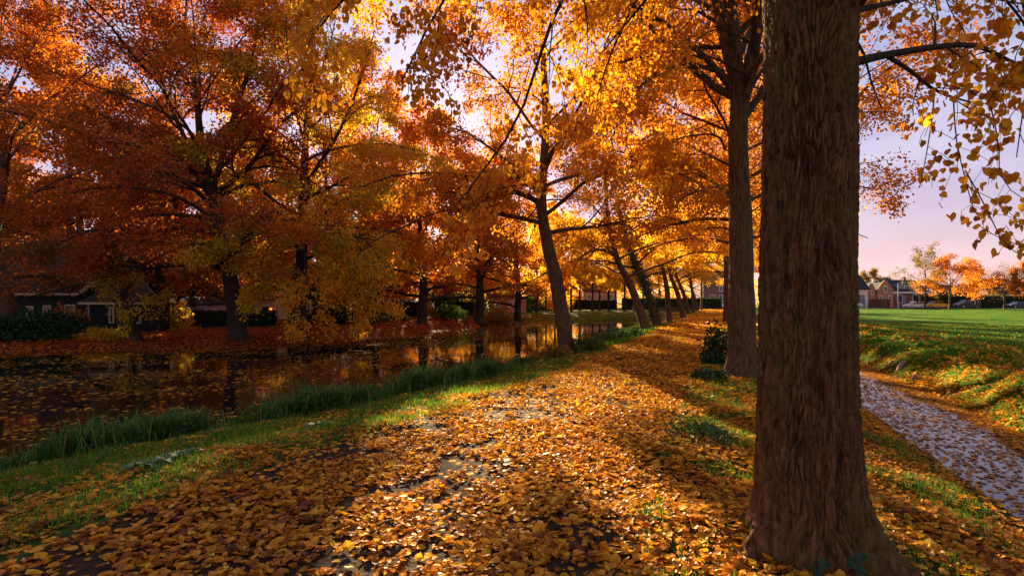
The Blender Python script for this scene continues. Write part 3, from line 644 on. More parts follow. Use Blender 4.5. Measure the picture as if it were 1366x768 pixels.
for q, (px, Y) in enumerate([(992, 19.6), (990, 28.5), (970, 38.0), (973, 49.0), (972, 62.0)]):
    bb = on_ground(px, Y)
    if q in (0, 2):
        R2 = make_tree('linden_tree', row_lab[q], [bb, bb + [0, .1, 4], bb + [-.2, .1, 9], bb + [-.1, .3, 17]], .27, n=(22, 9, 9), leaves=30, R=7.0, t0=.36, size=.125, seed=21 + q,
                       leaf='gold' if q else 'amber', droop=.9, up=.4, group=GR, hshift=.25 if q else 0, zmin=ZM0(4.6, 1.2))
    else:
        c = copy_tree(R2); c.location = tuple(bb); c.rotation_euler = (0, 0, q * 1.3); c['label'] = row_lab[q]

# ---- leaning trees on the near bank, left of the path
GL = 'leaning trees on the bank left of the path'
b = on_ground(757, 18.7)
make_tree('linden_tree', 'leaning trunk rooted in weeds at the water edge, nearest of the bank row', [b, W(744, 385, 18.7), W(729, 320, 18.6), W(722, 260, 18.5), W(728, 170, 18.4), W(722, 20, 18.3), W(715, -110, 18.3)], .28,
          n=(20, 9, 10), leaves=26, R=6.6, t0=.34, size=.115, seed=7, droop=1.0, up=.3, group=GL, sides=22, rtop=.18, leaf='amber', hshift=.1, zmin=ZM0(3.9, .9),
          extra=[([W(722, 268, 18.5), W(705, 243, 18.2), W(668, 228, 17.8), W(630, 234, 17.4), W(590, 262, 17.2)], .085),
                 ([W(722, 275, 18.5), W(698, 262, 18.0), W(655, 252, 17.2), W(618, 262, 16.6)], .05),
                 ([W(727, 230, 18.5), W(745, 190, 18.2), W(780, 150, 17.9), W(830, 135, 17.5)], .06)])
def leaner(px, Y, px2, py2, px3, py3, seed, label, r=.3, ivy=False, leaf='gold', hs=.0, lv=22, R=5.5, n=(14, 7, 9), size=.12, sides=14, extra=None):
    b = on_ground(px, Y); a = W(px2, py2, Y); c = W(px3, py3, Y); top = c + (c - a) * .9 + np.array([0.3, 0, 4.])
    return make_tree('linden_tree', label, [b, b * .45 + a * .55 + [0.15, 0, 0], a, c, top], r, n=n, leaves=lv, R=R, t0=.30, size=size, seed=seed, droop=.9, up=.35, group=GL, leaf=leaf, hshift=hs, sides=sides, extra=extra, zmin=ZM0(4.3, 1.2))
L2 = leaner(863, 31, 821, 338, 808, 255, 31, 'bare sided trunk leaning far left over the water, second on the bank',   .28, lv=22,
            extra=[([W(822, 342, 31), W(800, 333, 30.6), W(776, 342, 30.2), W(764, 362, 30)], .10), ([W(826, 352, 31), W(805, 348, 30.6), W(785, 356, 30.3)], .05)])
L3 = leaner(878, 36, 841, 335, 822, 255, 32, 'ivy clad trunk leaning left over the water, third on the bank', .29, lv=26, leaf='yellow')
L4 = leaner(893, 43, 882, 345, 876, 280, 33, 'nearly upright slim trunk on the bank, right of the ivy clad one', .24, leaf='gold', hs=.25)
L5 = leaner(912, 52, 893, 362, 886, 310, 34, 'fifth leaning trunk on the bank, bent left in the far cluster', .27, leaf='yellow', size=.15, lv=18)
for q, (px, Y, lb) in enumerate([(919, 61, 'sixth leaning trunk on the bank in the far cluster'), (925, 71, 'seventh trunk on the bank within the far cluster'), (930, 82, 'eighth trunk on the bank close to the street'), (936, 94, 'last trunk of the bank row standing at the street')]):
    c = copy_tree([L5, L4, L5, L4][q]); c.location = tuple(on_ground(px, Y)); c.rotation_euler = (0, 0, [-.25, .5, .35, 1.2][q]); c['label'] = lb
# ivy on the third leaner
def ivy_on(tree, ctrl, r, n, seed):
    rng = np.random.default_rng(seed); T = catmull(ctrl, 60); k = rng.integers(4, 56, n); az = rng.uniform(0, 6.28, n); rr = r * rng.uniform(.9, 1.35, n)
    P = T[k] + np.stack([np.cos(az) * rr, np.sin(az) * rr, rng.uniform(-.1, .1, n)], -1); nr = np.stack([np.cos(az), np.sin(az), 0 * az + .3], -1)
    ax = norm(rng.normal(size=P.shape) * .5 + np.array([0, 0, -1.])); V, Fs, per = leaves_geo(P, rng.uniform(.07, .13, n), T_quad(.9), ax, nr, rng)
    base = np.array(tree.location); tag(link('ivy', np_mesh('ivy', V - base, Fs, np.repeat(rng.random(n), per)), LM['ivy'], tree), kind='stuff')
bb = on_ground(878, 36); ivy_on(L3, [bb, bb * .45 + W(841, 335, 36) * .55 + [.15, 0, 0], W(841, 335, 36), W(822, 255, 36)], .34, 2600, 4)

# ---- far bank
GF = 'trees on the far canal bank'
def ZM(z0, amp=1.6, hang=None):
    def f(Q):
        z = z0 + amp * (vnoise(Q / 2.2, 77) - .4)
        if hang is not None:
            for hx, hy, hr in hang: z = np.where(np.hypot(Q[..., 0] - hx, Q[..., 1] - hy) < hr, -.3, z)
        return z
    return f
RND = lambda u: np.interp(u, [0, .2, .7, 1], [.9, 1., .95, .75])
b = on_ground(318, 28.8)
make_tree('beech_tree', 'great dark red tree on the far bank, its trunk leaning left before the hedge', [b, W(312, 400, 28.8), W(300, 330, 28.9), W(285, 262, 29), W(270, 200, 29.2), W(262, 130, 29.5), W(250, 40, 29.5)], .48,
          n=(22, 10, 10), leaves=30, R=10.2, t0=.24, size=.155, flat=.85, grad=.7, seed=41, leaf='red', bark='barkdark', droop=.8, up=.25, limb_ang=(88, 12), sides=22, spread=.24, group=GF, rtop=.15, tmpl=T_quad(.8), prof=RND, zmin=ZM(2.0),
          extra=[([W(292, 285, 29), W(255, 225, 28.6), W(190, 180, 28), W(110, 140, 27.5)], .18), ([W(285, 260, 29), W(330, 225, 28.6), W(370, 170, 28), W(430, 120, 28)], .17),
                 ([W(305, 350, 28.9), W(260, 315, 28), W(200, 310, 26.5), W(120, 345, 25.5)], .10), ([W(296, 300, 29), W(230, 260, 28), W(140, 250, 27), W(50, 270, 26.5)], .12),
                 ([W(282, 250, 29), W(240, 170, 29), W(200, 70, 29), W(170, -40, 29.5)], .16), ([W(284, 255, 29), W(310, 160, 29.5), W(340, 60, 30), W(350, -50, 30)], .17)])
b = on_ground(398, 31.5)
make_tree('maple_tree', 'orange yellow maple drooping low over the water, right of the great red tree', [b, W(402, 360, 31.5), W(405, 250, 31.5), W(410, 150, 31.5), W(420, 60, 31.5)], .42,
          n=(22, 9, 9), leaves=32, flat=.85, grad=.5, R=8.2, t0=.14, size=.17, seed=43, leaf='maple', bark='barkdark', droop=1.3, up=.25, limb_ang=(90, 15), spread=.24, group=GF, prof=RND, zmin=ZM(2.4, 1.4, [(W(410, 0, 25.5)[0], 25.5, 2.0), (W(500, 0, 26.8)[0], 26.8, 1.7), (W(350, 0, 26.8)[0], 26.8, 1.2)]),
          extra=[([W(402, 350, 31.5), W(400, 330, 29), W(405, 335, 27), W(410, 375, 25.8), W(412, 420, 25.2)], .10), ([W(403, 330, 31.5), W(450, 310, 29), W(480, 330, 27.5), W(498, 375, 26.8), W(505, 400, 26.6)], .10),
                 ([W(403, 330, 31.5), W(370, 320, 29), W(350, 345, 27.2), W(345, 385, 26.6)], .08), ([W(405, 250, 31.5), W(450, 180, 31), W(480, 110, 31), W(500, 40, 31)], .14)])
b = on_ground(18, 30.0)
make_tree('beech_tree', 'pale curved trunk at the left edge beside the dark barn', [b, W(8, 400, 30), W(-10, 330, 30), W(5, 230, 30), W(0, 130, 30), W(-20, 40, 30)], .48,
          n=(20, 9, 9), leaves=28, flat=.85, grad=.5, R=9.2, t0=.2, size=.155, seed=47, leaf='red', hshift=.1, droop=.8, up=.25, limb_ang=(88, 15), spread=.24, group=GF, prof=RND, zmin=ZM(1.3))
b = on_ground(183, 27.6)
make_tree('young_tree', 'stub of a small ivy footed tree leaning left at the water edge', [b, W(178, 440, 27.6), W(168, 410, 27.6), W(165, 385, 27.6)], .26, n=(7, 5, 5), leaves=14, R=2.4, t0=.35, size=.13, seed=49, leaf='maple', bark='barkdark', group=GF, rtop=.4)
for (px, Y, hh, r, R, leaf, seed, lb, hs) in [(563, 44, 15, .42, 8.0, 'amber', 51, 'orange tree standing on the red leaf slope opposite the reeds', 0), (639, 51, 15, .46, 8.0, 'rust', 52, 'thick dark trunk with rust crown on the far bank bend', .15),
                                      (690, 58, 16, .42, 7.5, 'amber', 53, 'stout trunk at the canal corner behind the leaning tree', .1), (500, 47, 18, .4, 8.5, 'red', 54, 'reddish crown rising behind the maple on the far bank', .35),
                                      (95, 44, 19, .4, 8.5, 'rust', 55, 'rust crown rising behind the roof of the dark barn', .1), (330, 50, 19, .4, 8.5, 'amber', 56, 'orange crown behind the great red tree and the white house', .1)]:
    b = on_ground(px, Y)
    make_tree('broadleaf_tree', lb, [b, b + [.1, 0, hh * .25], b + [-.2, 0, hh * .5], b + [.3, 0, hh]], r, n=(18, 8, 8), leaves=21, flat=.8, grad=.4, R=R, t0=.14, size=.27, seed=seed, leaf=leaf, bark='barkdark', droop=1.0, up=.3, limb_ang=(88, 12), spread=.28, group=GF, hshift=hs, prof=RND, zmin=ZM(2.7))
# ---- slim trees on the grassy back bank and bigger ones closing the view
GB = 'slim trees on the grassy back bank'
P0 = None
spots = [(716, 74), (740, 82), (762, 78), (773, 90), (790, 84), (800, 92), (812, 86), (833, 84), (846, 92), (822, 98), (750, 97), (728, 92), (858, 88)]
desc = ['slim trunk left of the nearest leaning tree', 'slim trunk seen right beside the nearest leaning tree', 'dark slim trunk at the start of the back bank row', 'thin trunk further behind the back bank row', 'slim trunk standing dead centre of the back bank row',
        'paired slim trunk behind the centre of the back bank', 'slim trunk right of the pair on the back bank', 'slim trunk seen left of the bare sided leaner', 'slim trunk between the two big leaners', 'thin trunk deep behind the bank right of centre', 'deep thin trunk behind the left of the bank', 'deep thin trunk behind the canal corner', 'slim trunk seen right of the ivy clad leaner']
for q, (px, Y) in enumerate(spots):
    b = on_ground(px, Y)
    if q < 2: P0 = [make_tree('young_tree', desc[q], [b, b + [.05, 0, 4], b + [0, .1, 8], b + [.2, 0, 14]], .19, n=(12, 7, 7), leaves=20, R=5.0, t0=.28, size=.22, seed=61 + q, leaf='yellow', bark='barkdark', droop=.9, group=GB, carve=False, zmin=ZM0(3.4, 1.0))] + (P0 or [])
    else:
        c = copy_tree(P0[q % 2]); c.location = tuple(b); c.rotation_euler = (0, 0, q * 1.7); c['label'] = desc[q]
GBG = 'tall trees beyond the houses and hedges'
big = [('green', -40, 62, 'dark green crown rising behind the white house'), ('maple', -30, 60, 'yellow green tree behind the barn'), ('red', -52, 55, 'red tree far behind the barn at the left'), ('amber', -18, 66, 'orange tree behind the shed on the far bank'),
       ('green', -24, 82, 'green tree far behind the rust crowned trunk'), ('yellow', -8, 92, 'yellow tree behind the canal corner'), ('yellow', 6, 108, 'bright yellow tree closing the view over the back bank'), ('amber', 22, 122, 'orange tree beyond the street at the path end'),
       ('yellow', 36, 128, 'yellow tree over the street right of the path end'), ('rust', -66, 70, 'rust tree at the far left behind everything'), ('amber', -2, 122, 'far orange tree between the slim trunks'), ('yellow', 14, 128, 'far yellow tree behind the leaning row'),
       ('maple', -47, 66, 'yellow green tree behind the black barn roof'), ('rust', -37, 72, 'rust tree behind the red brown roofed house'), ('red', -28, 70, 'red tree behind the cream outbuilding'), ('amber', -12, 74, 'orange tree filling the gap behind the shed'),
       ('rust', -20, 94, 'rust tree far behind the black shed'), ('maple', -6, 78, 'yellow green tree left behind the tan house'), ('amber', -58, 84, 'orange tree far behind the barn at the left'), ('rust', -44, 92, 'rust tree in the far left distance')]
protos = {}
for q, (lf, x, Y, lb) in enumerate(big):
    b = np.array([x, Y, zg(x, Y)])
    if lf not in protos:
        protos[lf] = make_tree('broadleaf_tree', lb, [b, b + [.1, 0, 4], b + [-.2, 0, 9], b + [.3, 0, 18]], .4, n=(16, 7, 8), leaves=22, R=8.0, t0=.14, size=.30, seed=71 + q, leaf=lf, bark='barkdark', droop=1.0, up=.2, limb_ang=(85, 28), spread=.3, group=GBG, carve=False, zmin=ZM(1.6))
    else:
        c = copy_tree(protos[lf]); c.location = tuple(b); c.rotation_euler = (0, 0, q * 2.1); c['label'] = lb
for q, (lf, x, Y, sc_, lb) in enumerate([('rust', -41, 50, 1.35, 'tall rust tree towering over the black barn'), ('red', -31, 48, 1.25, 'tall red tree behind the barn gable end'), ('maple', -22, 62, 1.3, 'tall yellow green tree behind the great dark red one')]):
    c = copy_tree(protos[lf]); c.location = (x, Y, zg(x, Y)); c.rotation_euler = (0, 0, 1.1 + q * 1.9); c.scale = (sc_, sc_, sc_); c['label'] = lb
# ---- street trees beyond the lawn
GS = 'street trees beyond the lawn'
def street(px, Y, top_py, rad_px, leaf, seed, lb, lv, size=.3, bark='bark'):
    b = on_ground(px, Y); hgt = EYE + (HOR - top_py) / F * Y
    return make_tree('street_tree', lb, [b, b + [0, 0, hgt * .3], b + [.1, 0, hgt * .6], b + [0, 0, hgt * .95]], .2, n=(13, 6, 6), leaves=lv, R=rad_px / F * Y * .95, t0=.3, size=size, seed=seed, leaf=leaf, bark=bark, droop=.5, up=.3, limb_ang=(70, 20), spread=.3, group=GS, carve=False)
street(1234, 110, 343, 40, 'olive', 81, 'thinly leaved olive brown tree before the brick house', 11, .24)
street(1267, 108, 360, 42, 'amber', 82, 'orange tree standing beside the parked yellow car', 12)
street(1302, 112, 364, 36, 'amber', 86, 'second orange tree right of the yellow car', 10)
street(1340, 108, 362, 30, 'olive', 83, 'nearly bare tree near the right edge of the lawn', 2, .2)
street(1372, 104, 358, 28, 'rust', 84, 'orange red tree cut by the right edge', 20)
street(1160, 150, 368, 24, 'olive', 85, 'dark bushy tree behind the small brick gable', 16)


# ------------------------------------------------------------------ fallen leaves, grass, floating leaves
def pts(n, xr, yr, rng, fn):
    """n tries of points (x,y); fn(x,y)->0..1 chance of keeping"""
    y = rng.uniform(yr[0], yr[1], n); d0 = rng.uniform(xr[0], xr[1], n); x = d0 + PX0 + PS * y
    k = (rng.random(n) < fn(x, y, d0)) & (np.abs(x) < 1.02 * y + .6)
    return x[k], y[k]
def litter_density(x, y, d):
    pl = path_left(y); onp = (d > pl) & (d < 0)
    bare = smooth((n2(x, y, .55, 31) * .6 + n2(x, y, .22, 32) * .4 - .535) / .05)
    mid = np.exp(-((d + 2.5) / 1.1) ** 2) * np.exp(-((y - 5) / 4.0) ** 2)
    path = 1 - bare * (.62 + .24 * mid) - .24 * mid
    s = sdf(x, y)
    bank = np.clip(1.0 * np.exp(-(np.clip(pl - d, 0, 9) / 1.6) ** 1.5), .20, 1) * (.18 + 1.1 * smooth((n2(x, y, .45, 33) * .7 + n2(x, y, .18, 37) * .3 - .36) / .26))
    verge = np.where(d < 3.3, np.where(y > 4.6, .28, .48) + .50 * smooth((n2(x, y, .5, 34) * .7 + n2(x, y, .2, 36) * .3 - np.where((y > 4.6) & (y < 30), .44, .28)) / .2), .0)
    right = np.where(d > 5.3, np.interp(d, [5.3, 6.0, 7.5, 10, 14, 30], [1., .85, .62, .14, .04, .015]) * (.3 + 1.2 * n2(x, y, .7, 35)), 0)
    r = np.where(onp, path, np.where(d <= pl, bank, np.where(d < 3.3, verge, right)))
    return np.where((s > .1), r, 0) * np.where((d > 3.3) & (d < 5.2), 0, 1)
def ground_leaf_frames(x, y, rng, zoff, tilt):
    n = len(x); z = height(x, y) + zoff
    az = rng.uniform(0, 6.283, n); tl = np.abs(rng.normal(0, tilt, n))
    ax = np.stack([np.cos(az) * np.cos(tl), np.sin(az) * np.cos(tl), np.sin(tl)], -1)
    nr = np.stack([rng.normal(0, tilt * .8, n), rng.normal(0, tilt * .8, n), np.ones(n)], -1)
    return np.stack([x, y, z], -1), ax, norm(nr - (nr * ax).sum(-1, keepdims=True) * ax)
def litter():
    rng = np.random.default_rng(101)
    x, y = pts(86000, (-8.5, 3.4), (2.2, 7.2), rng, litter_density)
    z = rng.random(len(x)) ** 1.6 * .026 + .005
    P, ax, nr = ground_leaf_frames(x, y, rng, z, .21)
    D = np.hypot(np.hypot(P[:, 0], P[:, 1]), EYE - P[:, 2]); scr = HOR + F * (EYE - P[:, 2]) / P[:, 1]
    vis = (scr < 775) & (np.abs(P[:, 0]) < .985 * P[:, 1]) & (np.hypot(P[:, 0] - 1.99, P[:, 1] - 3.5) > .55)
    o = np.argsort(np.where(vis, D, 1e3) - 2.0 * (z > .03)); single, rest = o[:300], o[300:]
    parts = [(.16, -.02, .12), (.05, .16, .22), (.20, .10, -.04), (-.06, .10, .10)]
    from mathutils import Matrix
    protos = []
    for q in range(8):
        T, Fs = T_curl(*parts[q % 4]); me = np_mesh('fallen_leaf', T, Fs, np.full(6, [.15, .3, .45, .55, .65, .75, .88, 1.][q])); me.materials.append(LM['litter']); protos.append(me)
    for w in single:
        par = VERGE if dof(P[w, 0], P[w, 1]) > 0 else (PATH if dof(P[w, 0], P[w, 1]) > path_left(P[w, 1]) else BANK)
        a = ax[w]; c = nr[w]; b = np.cross(a, c); sz = rng.uniform(.032, .058); Mx = np.eye(4)
        Mx[:3, 0] = b * sz; Mx[:3, 1] = a * sz; Mx[:3, 2] = c * sz; Mx[:3, 3] = P[w] + [0, 0, .008]
        lo = link('fallen_leaf', protos[rng.integers(8)], None, par); lo.matrix_local = Matrix(Mx.tolist())
    allV, allF, hue, off = [], [], [], 0
    def push(P, ax, nr, size, T, hv):
        nonlocal off
        V, Fs, per = leaves_geo(P, size, T, ax, nr, rng); allV.append(V); allF.append(Fs[0] + off); off += len(V); hue.append(np.repeat(hv, per))
    parts2 = parts + [(.02, .02, .03), (.30, .30, .26), (.01, -.03, .0), (.38, .05, .10)]; sizes = [1, 1, 1, .9, 1.12, .85, 1.1, .75]
    grp = np.array_split(rng.permutation(rest), 8)
    for g, c, sc_ in zip(grp, parts2, sizes):
        push(P[g], ax[g], nr[g], np.clip(rng.lognormal(-3.13, .34, len(g)), .018, .085) * sc_, T_curl(*c), np.clip(rng.beta(1.7, 1.7, len(g)) - (.12 if sc_ < .95 else 0), 0, 1))
    n = 260; y_ = rng.uniform(2.5, 9, n); d_ = rng.uniform(-8, 3, n); x_ = d_ + PX0 + PS * y_; a_ = rng.uniform(0, 6.28, n); l_ = rng.uniform(.05, .28, n); S_ = np.empty((n, 4, 3)); u_ = np.linspace(-.5, .5, 4)
    S_[:, :, 0] = x_[:, None] + np.cos(a_)[:, None] * l_[:, None] * u_; S_[:, :, 1] = y_[:, None] + np.sin(a_)[:, None] * l_[:, None] * u_; S_[:, :, 2] = height(x_, y_)[:, None] + .03 + rng.normal(0, .006, (n, 4))
    V_, F_ = tubes(S_, np.full((n, 4), .0028) * rng.uniform(.6, 1.6, n)[:, None], 4); tag(link('fallen_twigs', np_mesh('fallen_twigs', V_, F_), M['twig']), 'thin dark twigs lying among the fallen leaves', None, None, 'stuff')
    tri = np.vstack(allF); V1 = np.vstack(allV); h1 = np.concatenate(hue)
    tag(link('leaf_litter', np_mesh('leaf_litter', V1, [tri], h1), LM['litter']), 'thick carpet of curled golden leaves on path and verge in the foreground', None, None, 'stuff')
    allV, allF, hue, off = [], [], [], 0
    for yr, xr, n, sz, zo in (((7.2, 14), (-9, 3.3), 54000, (.045, .085), .03), ((14, 30), (-9, 3.3), 36000, (.08, .15), .03), ((30, 75), (-7, 3), 26000, (.14, .26), .03), ((75, 111), (-4, 3), 6000, (.25, .4), .03)):
        x, y = pts(n, xr, yr, rng, litter_density); P, ax, nr = ground_leaf_frames(x, y, rng, rng.random(len(x)) * zo + .005, .30)
        push(P, ax, nr, rng.uniform(*sz, len(x)), T_quad(.85, .14), rng.beta(2.2, 1.8, len(x)))
    tag(link('leaf_litter', np_mesh('leaf_litter', np.vstack(allV), [np.vstack(allF)], np.concatenate(hue)), LM['litter']), 'golden fallen leaves covering the path further back', None, None, 'stuff')
    allV, allF, hue, off = [], [], [], 0
    for yr, xr, n, sz in (((4, 14), (5.2, 13), 26000, (.05, .09)), ((14, 34), (5.2, 26), 13000, (.08, .14))):
        x, y = pts(n, xr, yr, rng, litter_density); P, ax, nr = ground_leaf_frames(x, y, rng, rng.random(len(x)) * .04 + .03, .35)
        push(P, ax, nr, rng.uniform(*sz, len(x)), T_quad(.85, .14), rng.beta(2.0, 1.9, len(x)))
    tag(link('leaf_litter', np_mesh('leaf_litter', np.vstack(allV), [np.vstack(allF)], np.concatenate(hue)), LM['litter']), 'orange leaves scattered over the ditch bank and lawn edge', None, None, 'stuff')
    # far bank
    n = 60000; x = rng.uniform(-45, 6, n); y = rng.uniform(20, 64, n); s = sdf(x, y); d = dof(x, y)
    k = (s > .05) & (d < -10) & (rng.random(n) < np.clip(1.15 - s / 14, 0, 1)); x, y = x[k], y[k]
    P, ax, nr = ground_leaf_frames(x, y, rng, rng.random(len(x)) * .04 + .01, .35); V, Fs, per = leaves_geo(P, rng.uniform(.10, .2, len(x)), T_quad(.85, .14), ax, nr, rng)
    tag(link('leaf_litter', np_mesh('leaf_litter', V, Fs, rng.beta(2, 2, len(x))), LM['redlitter']), 'deep red fallen leaves on the far canal bank', None, None, 'stuff')
    # floating on the canal
    n = 110000; x = rng.uniform(-45, 16, n); y = rng.uniform(7, 68, n); s = sdf(x, y)
    st = vnoise(np.stack([(x * .8 + y * .6) / 4.5, (y * .8 - x * .6) / 1.1, 0 * x], -1), 41) * .72 + n2(x, y, .5, 42) * .28
    left = smooth((-3.0 - (x - (y - 12) * .25)) / 7); dens = np.clip(.10 + .95 * left, 0, 1) * np.maximum(smooth((st - .46 + .08 * left) / .08), .18)
    dens = np.maximum(dens, .9 * smooth((s + 1.6) / 1.4) * (y > 22) * (x < 0))
    k = (s < -.03) & (rng.random(n) < dens) & (np.abs(x) < y + 1); x, y = x[k], y[k]
    P = np.stack([x, y, np.full(len(x), WZ + .008)], -1); az = rng.uniform(0, 6.28, len(x)); ax = np.stack([np.cos(az), np.sin(az), rng.normal(0, .05, len(x))], -1)
    nr = np.stack([rng.normal(0, .06, len(x)), rng.normal(0, .06, len(x)), np.ones(len(x))], -1)
    V, Fs, per = leaves_geo(P, np.clip(rng.lognormal(-2.25, .3, len(x)), .05, .2), T_quad(.85, .05), ax, nr, rng)
    tag(link('floating_leaves', np_mesh('floating_leaves', V, Fs, rng.beta(1.6, 2.2, len(x))), LM['litter']), 'drifts of golden leaves floating on the dark canal', None, None, 'stuff')
    # floating on the ditch
    n = 56000; y = rng.uniform(3.5, 30, n); d = rng.uniform(3.0, 6.0, n); x = d + PX0 + PS * y
    dens = .5 + .6 * smooth((y - 14) / 3) + .8 * smooth((d - 4.8) / .5); dens = dens * np.interp(y, [4, 10, 20], [.6, .8, 1]) * (.62 + .6 * n2(x, y, .45, 44))
    k = rng.random(n) < dens; x, y = x[k], y[k]; P = np.stack([x, y, np.maximum(DZ + .006, height(x, y) + .01)], -1); az = rng.uniform(0, 6.28, len(x))
    ax = np.stack([np.cos(az), np.sin(az), rng.normal(0, .05, len(x))], -1); nr = np.stack([rng.normal(0, .08, len(x)), rng.normal(0, .08, len(x)), np.ones(len(x))], -1)
    V, Fs, per = leaves_geo(P, rng.uniform(.045, .085, len(x)), T_quad(.85, .06), ax, nr, rng)
    tag(link('floating_leaves', np_mesh('floating_leaves', V, Fs, rng.beta(1.3, 1.9, len(x))), LM['litter']), 'orange leaves floating on the pale ditch water', None, None, 'stuff')
litter()

def grass():
    rng = np.random.default_rng(202)
    def put(name, label, x, y, h, w, mat, hue=None, bend=.6, zoff=-.01):
        P = np.stack([x, y, height(x, y) + zoff], -1); V, Fs = blades_geo(P, h, w, rng, bend); n = len(x)
        hv = rng.random(n) if hue is None else hue
        return tag(link(name, np_mesh(name, V, Fs, np.concatenate([hv, hv])), LM[mat]), label, None, None, 'stuff')
    def bankf(x, y, d):
        s = sdf(x, y); pl = path_left(y); t = (pl - d)
        return (s > 0) * np.clip(smooth(t / .8 + .25) * (.15 + 1.25 * smooth((n2(x, y, .5, 51) - .32) / .2)), 0, 1)
    xs, ys, hs, ws = [], [], [], []
    for yr, n, h, w in (((3, 9), 46000, (.04, .13), .011), ((9, 18), 36000, (.06, .17), .015), ((18, 42), 24000, (.12, .28), .028)):
        x, y = pts(n, (-11, -3.0), yr, rng, bankf); xs.append(x); ys.append(y); hs.append(rng.uniform(*h, len(x)) * (.7 + .6 * n2(x, y, .4, 52))); ws.append(np.full(len(x), w))
    put('bank_grass', 'short green grass on the near canal bank', np.concatenate(xs), np.concatenate(ys), np.concatenate(hs), np.concatenate(ws), 'blade')
    # fringe at the water
    x, y = pts(16000, (-10, -5.0), (5, 40), rng, lambda x, y, d: ((sdf(x, y) > -.1) & (sdf(x, y) < .8)) * smooth((n2(x, y, 1.1, 53) - .42) / .25))
    put('water_edge_grass', 'longer dark grass fringing the near water edge', x, y, rng.uniform(.08, .26, len(x)), rng.uniform(.008, .016, len(x)) * (1 + y / 30), 'reed', bend=.8)
    # verge and right bank
    def vf(x, y, d): return np.clip(1.05 - 1.2 * smooth((n2(x, y, .5, 34) * .7 + n2(x, y, .2, 36) * .3 - np.where((y > 4.6) & (y < 30), .42, .26)) / .22), .10, 1) * (d < 3.2) * smooth(d / .4 + .2)
    x, y = pts(46000, (.0, 3.2), (2.5, 9), rng, vf); x2, y2 = pts(24000, (-.1, 3.2), (9, 30), rng, vf)
    xx = np.concatenate([x, x2]); yy = np.concatenate([y, y2])
    put('verge_grass', 'green grass tufts poking through leaves on the verge', xx, yy, rng.uniform(.03, .10, len(xx)) * (1 + .5 * (yy > 9)), np.where(yy < 9, .007, .016), 'blade', bend=.9)
    def rf(x, y, d): return (.35 + .9 * smooth((n2(x, y, .8, 55) - .3) / .3)) * smooth((d - 5.6) / .5) * np.interp(d, [6, 9, 25], [1, .8, .5])
    x, y = pts(42000, (5.6, 14), (5, 16), rng, rf); x2, y2 = pts(52000, (5.6, 26), (16, 36), rng, rf)
    xx = np.concatenate([x, x2]); yy = np.concatenate([y, y2])
    put('lawn_grass', 'short grass of the lawn edge above the ditch', xx, yy, rng.uniform(.04, .11, len(xx)), np.where(yy < 16, .009, .022), 'blade')
    # tall tufts standing on the near bank
    for px, Y, n, wd, h, lb in [(110, 7.9, 1500, 1.0, .74, 'wide clump of tall green grass at the left by the pale water gap'), (200, 8.1, 700, .5, .6, 'smaller tall grass clump right of the wide left one'), (365, 9.7, 1200, .8, .66, 'tall grass clump before the dark water left of the reed beds'),
                                (440, 10.5, 900, .6, .55, 'tall grass clump joining the middle of the water edge'), (535, 12.4, 1300, .9, .70, 'dense tall reed clump on the water edge left of the leaning trunk'), (615, 14.2, 1200, .9, .68, 'tall reed clump nearest the leaning trunk, on its left'),
                                (690, 17.4, 600, .6, .42, 'low grass clump at the left foot of the leaning trunk'), (815, 25.5, 1600, 1.5, .6, 'bushy dark grass clump right of the leaning trunk'), (10, 7.3, 600, .4, .55, 'tall grass clump cut by the left edge of the picture')]:
        x0 = (px - 683) / F * Y + (.35 if Y < 17 else 0); x = x0 + rng.normal(0, wd * .30, n) + (rng.random(n) < .25) * rng.normal(0, wd * .5, n); y = Y + rng.normal(0, wd * .28, n) + (x - x0) * .9; P = np.stack([x - x0, y - Y, np.maximum(height(x, y), WZ - .1)], -1)
        z0 = zg(x0, Y); P[:, 2] -= z0; hh = h * 1.0 * rng.uniform(.3, 1.0, n) * (.7 + .6 * n2(x, y, .35, 57)); V, Fs = blades_geo(P, hh, rng.uniform(.010, .022, n) * (1 + Y / 22), rng, 1.15); hv = rng.random(n) ** 1.5
        t = empty('grass_clump', (x0, Y, z0), lb, 'grass clump', 'tall grass clumps along the near bank')
        wq = int(n * .9); wi = rng.integers(0, n, wq); WP = P[wi] + np.stack([rng.normal(0, .12, wq), rng.normal(0, .1, wq), hh[wi] * rng.uniform(.05, .6, wq)], -1)
        tag(link('weeds', crown_mesh('weeds', WP, norm(rng.normal(size=WP.shape) + [0, 0, .3]), rng.normal(size=WP.shape) + [0, -.3, .7], .075 * (1 + Y / 30), T_quad(.55), rng, 0, clump=.5, seed=int(px)), LM['weed'], t), kind='stuff')
        tag(link('blades', np_mesh('blades', V, Fs, np.concatenate([hv, hv])), LM['reed'], t), kind='stuff')
